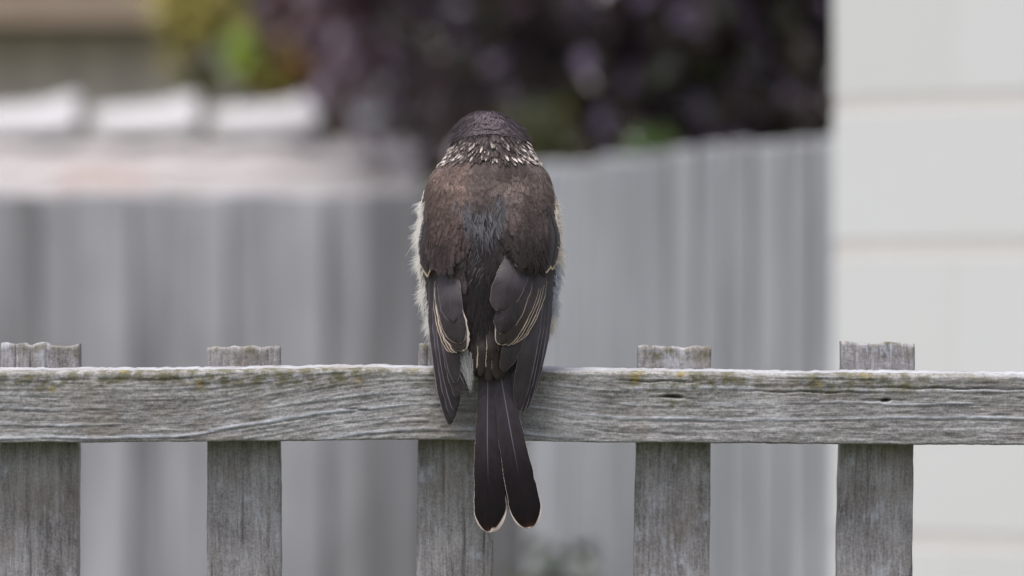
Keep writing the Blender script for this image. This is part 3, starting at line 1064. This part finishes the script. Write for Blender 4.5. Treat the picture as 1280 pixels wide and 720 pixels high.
# ---- body
def body_colour(px, py, th):
    """Plumage colour under and between the feathers, with some sheen and shade mixed in."""
    ath = np.abs(th)
    brown = np.array([0.112, 0.088, 0.080])
    slate = np.array([0.046, 0.048, 0.057])  # blue-grey back feathers, their bluish sheen mixed into the colour
    dark = np.array([0.032, 0.025, 0.025])
    cream = np.array([0.56, 0.52, 0.46])
    c = np.zeros(py.shape + (3,)) + brown
    mid = smooth(42, 10, np.abs(px - 605)) * smooth(235, 300, py)
    c = c * (1 - mid[..., None]) + slate * mid[..., None]
    low = smooth(225, 312, py)[..., None]
    c = c * (1 - low * 0.85) + dark * low * 0.85  # darker downwards: nearer the wing tone, plus shade put into the colour
    side = smooth(1.32, 1.62, ath)[..., None] * smooth(216, 240, py)[..., None]
    c = c * (1 - side) + cream * side
    head = smooth(212, 200, py)[..., None]
    hc = np.array([0.05, 0.04, 0.044])
    throat = smooth(2.0, 2.4, ath)[..., None] * smooth(180, 200, py)[..., None]
    hc = hc * (1 - throat) + cream * throat
    c = c * (1 - head) + hc * head
    return c


def body():
    t = NT('body plumage')
    c = t.attr('bcol', 'Color')
    n = t.noise(t.mapping(t.coord('Object'), (900, 900, 200)), 1.0, 3, 0.6)
    t.bump(n, 0.5, 0.001)
    m = t.set(Base_Color=t.mix(t.math('MULTIPLY', n, 0.5), c, (0.03, 0.025, 0.025)), Roughness=0.8)
    py = np.concatenate([[137.51, 138.0, 138.7], np.linspace(140, 478, 110), [479, 479.9]])
    th = np.linspace(-np.pi, np.pi, 73)[:-1]
    P, T = np.meshgrid(py, th, indexing='ij')
    Q = surf(P, T)
    V = B(Q[..., 0], Q[..., 1], Q[..., 2]).reshape(-1, 3) - bird_loc
    i = np.arange(P.size).reshape(P.shape)
    j = np.roll(i, -1, 1)
    F = np.stack([i[:-1], i[1:], j[1:], j[:-1]], -1).reshape(-1, 4)
    link('body', mesh_data('body', V, F, m, {'bcol': body_colour(Q[..., 0], P, T).reshape(-1, 3)}), bird)


body()


def contour(entries, name, mat=M_CONTOUR):
    """Many small feathers lying on the body, joined: entries of dicts."""
    n, m = 7, 3
    t = np.linspace(0, 1, n)
    s = np.linspace(-1, 1, 2 * m + 1)
    k = len(s)
    i = np.arange(n * k).reshape(n, k)
    F0_ = np.stack([i[:-1, :-1], i[1:, :-1], i[1:, 1:], i[:-1, 1:]], -1).reshape(-1, 4)
    Vs, Fs = [], []
    A = {q: [] for q in ('ed', 'fw', 'sd', 'barb', 'fid', 'bcol', 'fcol', 'rcol', 'rk', 'fry')}
    o = 0
    for e in entries:
        py = e['py'] + t * e['len'] * e.get('vy', 1.0)
        cxw = np.interp(py, _rows, _sec[:, 1])
        th = e['th'] + t * e['len'] * e.get('vx', 0.0) / np.maximum(cxw, 12)
        p = surf(py, th)
        nn = surf_n(py, th)
        lift = e.get('l0', 0.2) + (e.get('l1', 2.5) - e.get('l0', 0.2)) * t ** 1.3 + e.get('base', 0.0) + e.get('blat', 0.0) * 11 * smooth(245, 325, py)
        p = p + nn * lift[:, None]
        tt = np.gradient(p, axis=0)
        tt /= np.linalg.norm(tt, axis=1, keepdims=True) + 1e-9
        sv = np.cross(nn, tt)
        sv /= np.linalg.norm(sv, axis=1, keepdims=True) + 1e-9
        f = tipf(t, e.get('ts', 0.45), e.get('f0', 0.6), 0.4, 2.0)
        hw = e['w'] * f
        off = s[None] * hw[:, None]
        q = p[:, None, :] + sv[:, None, :] * off[..., None] - nn[:, None, :] * (np.abs(s)[None, :, None] ** 2 * e.get('cam', 0.9))
        V = B(q[..., 0], q[..., 1], q[..., 2]).reshape(-1, 3) - bird_loc
        Vs.append(V)
        Fs.append(F0_ + o)
        o += len(V)
        N = n * k
        _fid[0] += 1
        A['ed'].append(np.minimum(hw[:, None] * (1 - np.abs(s))[None], ((1 - t) * e['len'])[:, None] + 0 * off).ravel())
        A['fw'].append(np.full(N, e.get('fw', 0.0)))
        A['sd'].append(off.ravel() + 0.01)
        A['barb'].append((np.repeat(t * e['len'], k) - np.abs(off).ravel() * 1.3) + 50 * (_fid[0] % 31))
        A['fid'].append(np.full(N, _fid[0] % 97, float))
        bc = shade(e['col'], N)
        if 'tip' in e:
            kk = np.repeat(smooth(e.get('tip0', 0.45), e.get('tip0', 0.45) + 0.3, t), k)[:, None]
            bc = bc * (1 - kk) + shade(e['tip'], N) * kk
        A['bcol'].append(bc)
        A['fcol'].append(shade(e.get('fcol', (0.3, 0.26, 0.22)), N))
        A['rcol'].append(shade((0.03, 0.025, 0.025), N))
        A['rk'].append(np.full(N, e.get('rk', 0.0)))
        A['fry'].append(np.full(N, e.get('fry', 1.7 * e['w'])))
    at_ = {q: np.concatenate(v) for q, v in A.items()}
    o_ = link(name, mesh_data(name, np.concatenate(Vs), np.concatenate(Fs), mat, at_), bird, kind='stuff')
    return o_


def plumage():
    r = np.random.default_rng(31)
    E = []
    # mantle, scapulars and back
    for row in np.arange(194, 424, 4.6):
        hw = np.interp(row, _rows, _sec[:, 1])
        step = 7.6 / hw
        for th in np.arange(-1.62, 1.62, step) + r.uniform(-0.05, 0.05):
            p = surf(np.array([row]), np.array([th]))[0]
            dx = p[0] - 607
            if row > 312 and abs(p[0] - 600) > 24:
                continue
            py = row + r.uniform(-2, 2)
            c = body_colour(np.array([p[0]]), np.array([row + 14.0]), np.array([th]))[0] * r.uniform(0.9, 1.12)
            c = c * (1 + 0.75 * (fbm(p[0] / 20, row / 24, 3, 2) - 0.5) * 2)
            if p[0] < 590 and row < 300:
                c = c * np.array([1.14, 1.03, 0.98])
            if row > 252 and (p[0] > 681 or p[0] < 540):
                continue
            blat = float(smooth(20, 40, abs(dx)) * smooth(82, 62, abs(dx)))
            e = dict(py=py, th=th + r.uniform(-.03, .03), len=r.uniform(24, 36) if row < 290 else r.uniform(14, 44), w=r.uniform(7, 10), col=c, blat=blat, l1=1.6, cam=0.5, vx=0.10 * np.sign(-dx) * min(abs(dx) / 40, 1) + r.uniform(-.12, .12),
                     fw=0.0)
            E.append(e)
    # loose grey-blue barbed feathers in the middle of the back
    for _ in range(26):
        row = r.uniform(250, 285)
        xx = r.choice([583, 624, 603]) + r.normal() * 6
        th = math.asin(np.clip((xx - 612) / 84, -1, 1))
        g = r.uniform(0.6, 1.25)
        E.append(dict(py=row, th=th, len=r.uniform(14, 24), w=r.uniform(2.0, 4.0), col=np.array([0.085, 0.084, 0.09]) * g, l0=1.0, l1=2.6, vx=r.uniform(-.35, .35), base=1.0))
    # flanks and breast: pale fluffy feathers
    for row in np.arange(232, 428, 6.5):
        hw = np.interp(row, _rows, _sec[:, 1])
        for sg in (-1, 1):
            for th in np.arange(1.42, 3.2, 10 / hw):
                pale = r.uniform(0.72, 1.1)
                c = np.array([0.74, 0.71, 0.66]) * pale
                if sg > 0 and 325 < row < 385 and th < 1.8:
                    c = np.array([0.48, 0.50, 0.55]) * pale
                E.append(dict(py=row + r.uniform(-3, 3), th=sg * (th + r.uniform(-.06, .06)), len=r.uniform(20, 30), w=r.uniform(6, 9), col=c, l0=0.5, l1=r.uniform(2, 5.5), vx=-sg * r.uniform(-0.1, 0.25)))
    # nape and crown, in overlapping rows whose edges bow over the head
    for row, ln, w, l1 in ((137.8, 9, 6, 1.0), (140, 11, 7, 1.2), (143.5, 11, 8, 1.7), (147, 11, 9, 1.2), (150.5, 11, 10, 2.4), (154, 11, 10, 1.2), (157.5, 11, 10, 2.6), (161, 11, 9, 1.4), (164.5, 10, 9, 3.0), (168, 9, 8, 1.6)):
        hw = max(np.interp(row, _rows, _sec[:, 1]), 14)
        g0 = (1.35 if int(row * 2) % 2 else 0.32) if row > 141 else 1.0  # alternate rows lighter and darker: fold highlights and shade put into colour
        for th in np.arange(-np.pi, np.pi, 5.0 / hw):
            th_ = th + r.uniform(-.05, .05)
            sag = 9.5 * math.cos(th_) if abs(th_) < 1.57 else 0
            sag *= min(1.0, (row - 136) / 14)
            c = np.array([0.060, 0.049, 0.055]) * g0 * r.uniform(0.82, 1.2)
            E.append(dict(py=max(137.2, row + 4.5 * min(1.0, (row - 136) / 14) - sag + r.uniform(-.7, .7)), th=th_, len=ln * r.uniform(.92, 1.12), w=w * r.uniform(.8, 1.1), col=c, l0=0.3, l1=l1 * r.uniform(.8, 1.15) * (1 - 0.92 * min(abs(th_) / 1.25, 1)), vx=r.uniform(-.1, .1) + 0.25 * np.sign(th_), cam=0.3, fry=3.5))
    # collar: dark, tipped with white, hanging over the mantle
    for row in (166, 170, 174, 178, 182, 186, 190, 193):
        hw = np.interp(row, _rows, _sec[:, 1])
        for th in np.arange(-2.2, 2.2, 3.2 / hw):
            th_ = th + r.uniform(-.06, .06)
            lat = min(abs(th_) / 1.3, 1)
            dk = np.array([0.06, 0.048, 0.046]) * r.uniform(0.7, 1.3)
            e = dict(py=row + r.uniform(-2.5, 2.5) + 5 * lat * (row < 180), th=th_, len=r.uniform(12, 18), w=r.uniform(1.6, 2.8), col=dk, l0=0.6, l1=r.uniform(1.5, 4.0), vx=0.75 * np.sign(th_) * lat + r.uniform(-.15, .15), ts=0.45, fry=2.2)
            pw_ = 0.30 + 0.45 * lat
            if row > 184 and lat < 0.42:
                pw_ = 0.22
            if r.random() < pw_:
                e['tip'] = np.array([0.78, 0.69, 0.63]) * r.choice([0.22, 0.4, 0.65, 0.95]) * (0.5 if row < 175 and lat < 0.6 else 1.0)
                e['tip0'] = r.uniform(0.35, 0.65)
                e['l1'] += 0.8
            E.append(e)
    contour(E, 'body_plumage')


plumage()


# ---- down: single barbs that stand off the flanks, neck and thighs
def strands(name, roots, mat):
    """roots: (point px,row,y), direction, length, curl, half width, colour"""
    Vs, Fs, Cs = [], [], []
    n = 5
    t = np.linspace(0, 1, n)
    o = 0
    base = np.array([[0, 1, 3, 2]])
    for p, d, L, curl, hw, c in roots:
        d = d / np.linalg.norm(d)
        path = p[None] + d[None] * (t * L)[:, None] + curl[None] * (t ** 2 * L)[:, None]
        sv = np.cross(d, np.array([0.3, 0.2, 0.9]))
        sv = np.cross(d, np.array([0, 0, 1.0])) + 0.3 * sv
        sv /= np.linalg.norm(sv) + 1e-9
        w = hw * (1 - t * 0.85)
        a, b = path + sv * w[:, None], path - sv * w[:, None]
        q = np.stack([a, b], 1).reshape(-1, 3)
        Vs.append(B(q[:, 0], q[:, 1], q[:, 2]) - bird_loc)
        for i in range(n - 1):
            Fs.append(base + o + 2 * i)
        Cs.append(shade(c, 2 * n))
        o += 2 * n
    link(name, mesh_data(name, np.concatenate(Vs), np.concatenate(Fs), mat, {'bcol': np.concatenate(Cs)}), bird, kind='stuff')


def down():
    t = NT('down')
    c = t.attr('bcol', 'Color')
    t.set(Base_Color=c, Roughness=0.6, Specular_IOR_Level=0.3)
    tr = t.node('ShaderNodeBsdfTranslucent')
    t.put(tr.inputs[0], c)
    mx = t.node('ShaderNodeMixShader')
    mx.inputs[0].default_value = 0.4
    t.l.new(t.b.outputs[0], mx.inputs[1])
    t.l.new(tr.outputs[0], mx.inputs[2])
    t.l.new(mx.outputs[0], t.out.inputs['Surface'])
    r = np.random.default_rng(5)
    R = []
    for _ in range(5200):
        sg = r.choice([-1, 1])
        py = r.uniform(250, 428)
        th = sg * r.uniform(1.25, 1.95)
        p = surf(np.array([py]), np.array([th]))[0]
        nn = surf_n(np.array([py]), np.array([th]))[0]
        dens = (0.5 + 0.9 * vnoise(py / 14, sg * 3, 8)) * (0.85 if sg > 0 else 1.0)
        L = r.uniform(5, 17) * dens
        if r.random() < 0.012:
            L *= 1.7
        d = nn * r.uniform(0.5, 1.1) + np.array([0, r.uniform(0.2, 1.5), 0]) + r.normal(size=3) * 0.28
        c_ = np.array([0.88, 0.86, 0.82]) * r.uniform(0.75, 1.05)
        if sg > 0:
            c_ = np.array([0.76, 0.70, 0.62]) * r.uniform(0.6, 1.1)
            if 325 < py < 390 and abs(th) < 1.6:
                c_ = np.array([0.54, 0.57, 0.62]) * r.uniform(0.7, 1.1)
        R.append((p, d, L, np.array([0, r.uniform(-.2, .5), 0]), r.uniform(0.22, 0.5), c_))
    # soft barbs over the mantle and the middle of the back
    for _ in range(5200):
        py = r.uniform(205, 330) if r.random() < 0.75 else r.uniform(330, 425)
        if py < 330:
            th = r.uniform(-1.4, 1.4)
            _d = abs(612 + 84 * math.sin(th) - 607)
            bo = float(smooth(245, 318, py) * smooth(20, 40, _d) * smooth(82, 62, _d) * 11)
            if py > 252 and _d > 68:
                continue
        else:
            th = math.asin(r.uniform(-0.42, 0.1))
            bo = 0
        p = surf(np.array([py]), np.array([th]))[0]
        nn = surf_n(np.array([py]), np.array([th]))[0]
        p = p + nn * (bo + 1.5)
        c_ = body_colour(np.array([p[0]]), np.array([py]), np.array([th * 0.6]))[0] * r.uniform(0.7, 1.7)
        R.append((p, nn * 0.12 + np.array([r.uniform(-.3, .3), 1.0, 0]), r.uniform(8, 20), nn * 0.05, r.uniform(0.2, 0.38), c_))
    # pale wisps between the shoulders
    for _ in range(420):
        cx, cy, k = [(585, 268, 0.5), (626, 262, -0.45), (606, 292, 0.15), (592, 285, -0.5), (597, 330, -0.8)][r.choice(5, p=[.28, .25, .25, .15, .07])]
        xx, py = cx + r.normal() * 6, cy + r.normal() * 11
        th = math.asin(np.clip((xx - 612) / 84, -1, 1))
        p = surf(np.array([py]), np.array([th]))[0]
        nn = surf_n(np.array([py]), np.array([th]))[0]
        R.append((p + nn * 4.5, np.array([k + r.uniform(-.3, .3), 1.0, 0]) + nn * 0.1, r.uniform(7, 18), np.array([-k * .3, 0, 0]), r.uniform(0.18, 0.3), np.array([0.22, 0.22, 0.245]) * r.uniform(0.5, 1.3)))
    # fine edge on the crown and neck
    for _ in range(2100):
        py = 138 + 68 * r.random() ** 1.0
        th = r.uniform(-1.9, 1.9)
        p = surf(np.array([py]), np.array([th]))[0]
        nn = surf_n(np.array([py]), np.array([th]))[0]
        pale = py > 182 and abs(th) > 0.55 and r.random() < 0.4
        c_ = (np.array([0.6, 0.54, 0.48]) if pale else np.array([0.11, 0.09, 0.10])) * (r.uniform(0.6, 1.3) if pale else r.uniform(0.2, 1.7))
        dx_ = (0.35 if py > 174 else 1.6) * math.sin(th)
        if py > 174 and not pale:
            c_ = c_ * 0.7
        R.append((p + nn * 2.4, nn * 0.16 + np.array([r.uniform(-.15, .15) + dx_, 1.0, 0.4 * abs(math.sin(th))]), r.uniform(7, 14), nn * -0.05, r.uniform(0.22, 0.45), c_))
    strands('down', R, t.m)
    # white fluff under the left wing beside the tail root
    R = []
    for _ in range(360):
        x0, y0 = 582 + r.normal() * 4.5, r.uniform(432, 460)
        R.append((np.array([x0, y0, -51 + r.uniform(-3, 2)]), np.array([(588.5 - x0) / 32 + r.normal() * 0.07, 1.0, -0.02]), r.uniform(8, 33), np.array([0.05, 0, 0]), r.uniform(0.35, 0.7), np.array([0.66, 0.65, 0.64]) * r.uniform(0.4, 1.1)))
    strands('rump_fluff', R, t.m)


down()

# ---- wings
SLATE = (0.033, 0.027, 0.030)
SLATE2 = (0.044, 0.037, 0.041)
BROWN = (0.042, 0.032, 0.031)
BUFF = (0.50, 0.40, 0.32)
PALE = (0.58, 0.50, 0.44)
LILAC = (0.17, 0.155, 0.185)
lw = link('wing', None, bird)
rw = link('wing', None, bird)


def flight(parent, *a, **k):
    k.setdefault('lb', 0.1)
    k.setdefault('camber', 0.6)
    put_feather('flight_feather', parent, *a, **k)


def tertial(parent, *a, **k):
    k.setdefault('lb', 0.1)
    put_feather('tertial_feather', parent, *a, **k)


def covert(parent, *a, **k):
    k.setdefault('lb', 0.3)
    put_feather('covert_feather', parent, *a, **k)


# left wing: primaries lowest, each inner one on top
flight(lw, [(541, 345), (546, 430), (562, 530.5)], 8, 15, 1.0, ts=0.72, bcol=SLATE, fcol=LILAC, fwl=1.2, rk=0.3)
flight(lw, [(544, 345), (550, 430), (566, 524)], 6.5, 13, 2.2, ts=0.70, bcol=SLATE2, fcol=LILAC, fwl=1.0, rk=0.3)
flight(lw, [(547, 345), (554, 430), (569, 513)], 6.5, 14, 3.4, ts=0.70, bcol=SLATE, fcol=LILAC, fwl=1.0, rk=0.3)
flight(lw, [(550, 345), (558, 425), (571, 497)], 6.5, 14, 4.6, ts=0.68, bcol=SLATE2, fcol=LILAC, fwl=0.9, rk=0.3)
flight(lw, [(552, 345), (560, 415), (569, 478)], 8, 13, 5.8, ts=0.6, bcol=SLATE2, fcol=LILAC, fwl=0.9, fwr=0.6, rk=0.3)
for i_, (tx, ty) in enumerate(((560, 440), (564, 441), (568, 441))):
    flight(lw, [(549 + i_ * 2, 340), (554 + i_ * 3, 395), (tx + 4, ty)], 10, 12, 6.6 + i_ * 0.9, ts=0.6, bcol=BROWN, fcol=BUFF, fwl=1.3, rk=0.2)
tertial(lw, [(556, 332), (566, 392), (580, 438.5)], 19, 15, 9.8, ts=0.66, bcol=BROWN, fcol=PALE, fwl=1.6, fwr=3.4, fwt=1.6, rk=0.2, f0=0.7)
tertial(lw, [(556, 330), (565, 386), (577, 429)], 18, 12, 11.2, ts=0.66, bcol=SLATE, fcol=(0.3, 0.24, 0.2), fwl=1.2, fwt=1.3, rk=0.3, f0=0.7)
tertial(lw, [(560, 330), (564, 372), (568, 402)], 15, 14, 12.6, ts=0.58, bcol=SLATE2, fcol=(0.2, 0.17, 0.16), fwl=0.8, fwr=0.5, fwt=0.8, rk=0.3, f0=0.8)
covert(lw, [(533, 262), (526.5, 305), (531, 340)], 4, 5, 13.0, ts=0.7, bcol=(0.018, 0.012, 0.014), fcol=BUFF, fwl=0.5, fwt=1.6, rk=0.2, camber=3)
covert(lw, [(537, 262), (531, 305), (535, 347)], 5, 5, 14.0, ts=0.74, bcol=(0.016, 0.011, 0.013), fcol=(0.62, 0.48, 0.32), fwt=2.6, fwr=0.5, rk=0.2, camber=3)
covert(lw, [(543, 285), (538, 305), (540, 333)], 6, 8, 9.5, ts=0.74, bcol=BROWN, fcol=BUFF, fwt=1.6, rk=0.2)
covert(lw, [(552, 292), (550, 320), (551, 340)], 8, 8, 9.5, ts=0.76, bcol=BROWN, fcol=(0.5, 0.44, 0.4), fwt=1.8, rk=0.2, pw=2.6)
covert(lw, [(565, 292), (564, 318), (563, 334)], 9, 9, 10, ts=0.76, bcol=(0.045, 0.034, 0.034), fcol=(0.14, 0.11, 0.10), fwt=1.2, rk=0.2, pw=2.6)

# right wing
flight(rw, [(690, 338), (682, 420), (663, 503)], 10, 4.5, 0.8, ts=0.72, bcol=SLATE2, fcol=LILAC, fwr=0.9, rk=0.3)
flight(rw, [(686, 338), (678, 420), (660, 509)], 11, 4.5, 2.0, ts=0.70, bcol=SLATE, fcol=LILAC, fwr=0.9, rk=0.3)
flight(rw, [(683, 338), (673, 420), (654, 514)], 13, 5, 3.2, ts=0.70, bcol=SLATE, fcol=LILAC, fwr=0.8, rk=0.3)
flight(rw, [(679, 338), (668, 420), (650, 513)], 16, 6, 4.4, ts=0.72, bcol=SLATE2, fcol=LILAC, fwr=0.9, fwl=0.5, rk=0.3)
flight(rw, [(668, 340), (650, 410), (629, 464)], 13, 11, 5.0, ts=0.62, bcol=SLATE2, fcol=(0.14, 0.12, 0.13), fwr=0.6, fwl=0.6, rk=0.3)
for i_, (tx, ty) in enumerate(((650, 425), (645, 428.5), (640, 430.5), (635, 432))):
    flight(rw, [(682 - i_ * 2, 330), (671 - i_ * 3.4, 380), (tx, ty)], 12, 7, 6.0 + i_ * 0.9, ts=0.7, bcol=BROWN, fcol=BUFF, fwr=1.3, fwt=0.8, rk=0.2)
tertial(rw, [(666, 322), (648, 384), (624, 430.5)], 17, 16, 10.0, ts=0.66, bcol=BROWN, fcol=PALE, fwl=2.2, fwr=1.4, fwt=1.4, rk=0.2, f0=0.7)
tertial(rw, [(660, 320), (643, 372), (625, 417.5)], 17, 17, 11.4, ts=0.64, bcol=SLATE, fcol=(0.32, 0.25, 0.2), fwr=1.2, fwt=1.3, rk=0.3, f0=0.7)
tertial(rw, [(648, 322), (638, 354), (621, 388.5)], 20, 19, 12.8, ts=0.58, bcol=SLATE2, fcol=(0.22, 0.18, 0.16), fwl=0.5, fwr=0.7, fwt=1.0, rk=0.3, f0=0.8)
covert(rw, [(687, 262), (697, 300), (690, 338)], 6, 4, 13.0, ts=0.72, bcol=(0.018, 0.012, 0.012), fcol=(0.62, 0.48, 0.3), fwr=0.7, fwt=2.2, rk=0.2, camber=3)
covert(rw, [(681, 260), (689, 300), (682, 342)], 6, 6, 14.0, ts=0.74, bcol=(0.018, 0.012, 0.012), fcol=(0.66, 0.52, 0.34), fwr=0.6, fwt=2.6, rk=0.2, camber=3)
covert(rw, [(674, 264), (680, 300), (675, 334)], 6, 6, 9.5, ts=0.74, bcol=BROWN, fcol=(0.26, 0.2, 0.17), fwr=0.6, fwt=1.0, rk=0.2)
covert(rw, [(666, 290), (667, 312), (666, 328)], 9, 9, 9.5, ts=0.78, bcol=BROWN, fcol=(0.4, 0.34, 0.3), fwt=1.8, rk=0.2, pw=2.6)
covert(rw, [(652, 292), (652, 318), (651, 335)], 9, 9, 10, ts=0.76, bcol=BROWN, fcol=(0.45, 0.4, 0.38), fwt=1.7, rk=0.2, pw=2.6)

# ---- tail and its coverts
tail = link('tail', None, bird)


def tail_y(px, py):
    return np.interp(py, [440, 470, 560, 660], [-37, -39, -43, -45]) + 0 * px


NIGHT = [(0.0, (0.066, 0.057, 0.062)), (0.35, (0.042, 0.035, 0.039)), (0.7, (0.012, 0.009, 0.011)), (0.9, (0.007, 0.005, 0.006)), (0.965, (0.010, 0.005, 0.005)), (0.99, (0.05, 0.022, 0.017)), (1.0, (0.3, 0.2, 0.16))]


def tail_feather(ra_, hl, hr, layer, **k):
    put_feather('tail_feather', tail, ra_, hl, hr, layer, sheet=tail_y, ts=0.87, f0=0.62, rise=0.9, tipcol=NIGHT, rcol=(0.22, 0.2, 0.26), n=40, camber=2.4, pw=2.0, rfade=(0.35, 0.75), fwramp=(0.45, 0.9), mat=M_TAIL, **k)


EDGE = (0.12, 0.075, 0.06)
WHITE = (0.66, 0.56, 0.50)
tail_feather([(612, 458), (609, 560), (618, 652)], 18, 14, -3.0, fcol=EDGE, fwl=1.2, rk=0.3)
tail_feather([(618, 458), (632, 560), (654, 650)], 14, 20, -2.0, fcol=EDGE, fwr=1.2, rk=0.3)
tail_feather([(611, 458), (609, 560), (616, 657)], 18, 18, -1.0, fcol=WHITE, fwl=0.5, fwt=3.0, rk=0.3)
tail_feather([(622, 458), (640, 560), (661.5, 651)], 16, 19.5, 0.5, fcol=WHITE, fwr=0.6, fwt=2.0, rk=0.3)
tail_feather([(610, 458), (609.5, 560), (613, 664)], 18.5, 21, 2.0, fcol=WHITE, fwl=0.5, fwt=2.4, fwtr=6.5, rk=0.7)
tail_feather([(624, 458), (640.5, 550), (662, 659)], 20, 19, 4.6, fcol=WHITE, fwr=0.5, fwl=0.4, fwt=2.6, rk=0.7)


def tailcov_y(px, py):
    return np.interp(py, [395, 415, 435, 480], [-50, -54, -55, -47]) + 14 * np.abs((px - 610) / 40.0) ** 2


for (x0, y0, x1, y1, w_, fl, fr) in ((596, 415, 592, 466, 6, 1.5, 3.0), (604, 412, 601, 470, 6, 2.6, 1.2), (620, 415, 622, 474, 7, 0.5, 1.6), (612, 410, 611, 477, 7, 0.6, 2.6), (626, 415, 629, 472, 6, 1.4, 0.6), (588, 420, 588, 464, 5, 3.0, 1.0),
                                     (600, 398, 597, 448, 7, 0.0, 0.6), (615, 398, 616, 450, 7, 0.6, 0.4)):
    put_feather('covert_feather', tail, [(x0, y0), ((x0 + x1) / 2, (y0 + y1) / 2), (x1, y1)], w_, w_, 3.0 + rng.uniform(-1, 1.5), sheet=tailcov_y, ts=0.72, f0=0.7,
                bcol=(0.038, 0.028, 0.026), fcol=(0.58, 0.50, 0.40), fwl=fl, fwr=fr, rk=0.2, camber=1.2, notip=True, lb=0.2)


# ---- bill, eyes, legs (turned away from the camera)
def bill_eyes_legs():
    t = NT('horn grey bill')
    n = t.noise(t.coord('Object'), 300, 3, 0.5)
    m_b = t.set(Base_Color=t.ramp(n, [(0.3, (0.05, 0.05, 0.055)), (0.7, (0.12, 0.12, 0.13))]), Roughness=0.35)
    pts = [(606, 184, 98), (603, 185, 112), (600, 187, 128), (597, 190, 142), (596, 194, 149), (596, 198, 150)]
    rad = [11, 9.5, 7.5, 5, 3, 0.8]
    v, f = tube([B(*p) - bird_loc for p in pts], [q * S for q in rad], 12)
    link('bill', mesh_data('bill', [tuple(p) for p in v], f, m_b), bird)
    t = NT('dark eye')
    m_e = t.set(Base_Color=t.ramp(t.noise(t.coord('Object'), 200), [(0.4, (0.012, 0.008, 0.006)), (0.6, (0.02, 0.012, 0.008))]), Roughness=0.08)
    for sg in (-1, 1):
        p = surf(np.array([172.0]), np.array([sg * 2.05]))[0]
        c = B(*p) - bird_loc
        vv, ff = [], []
        for i in range(7):
            for j in range(12):
                a, b = math.pi * i / 6, 2 * math.pi * j / 12
                vv.append((c[0] + 4.6 * S * math.sin(a) * math.cos(b), c[1] + 4.6 * S * math.sin(a) * math.sin(b), c[2] + 4.6 * S * math.cos(a)))
        for i in range(6):
            for j in range(12):
                ff.append((i * 12 + j, (i + 1) * 12 + j, (i + 1) * 12 + (j + 1) % 12, i * 12 + (j + 1) % 12))
        link('eye', mesh_data('eye', vv, ff, m_e), bird)
    t = NT('dark scaly leg')
    n = t.noise(t.mapping(t.coord('Object'), (300, 300, 900)), 1, 3, 0.5)
    m_l = t.set(Base_Color=t.ramp(n, [(0.3, (0.04, 0.04, 0.045)), (0.7, (0.09, 0.09, 0.1))]), Roughness=0.5)
    for sx in (590, 634):
        leg = tube([B(*p) - bird_loc for p in ((sx, 425, 0), (sx, 440, 8), (sx, 455.5, 20))], [5 * S, 4 * S, 4 * S], 10)
        lo = link('leg', mesh_data('leg', [tuple(p) for p in leg[0]], leg[1], m_l), bird)
        for dx, path in ((0, ((0, 455.5, 20), (0, 454.5, 10), (0, 455, 2), (0, 461, -4), (0, 470, -5))),     # hind toe over the front edge
                         (-9, ((0, 455.5, 20), (-6, 454.5, 32), (-8, 456, 41), (-8, 464, 45.5))), (0, ((0, 455.5, 20), (0, 454.5, 34), (0, 456, 42), (0, 465, 46))),
                         (9, ((0, 455.5, 20), (6, 454.5, 32), (8, 456, 41), (8, 464, 45.5)))):
            v, f = tube([B(sx + q[0], q[1], q[2]) - bird_loc for q in path], [3.4 * S] + [3 * S] * (len(path) - 2) + [0.8 * S], 8)
            link('toe', mesh_data('toe', [tuple(p) for p in v], f, m_l), lo)


bill_eyes_legs()
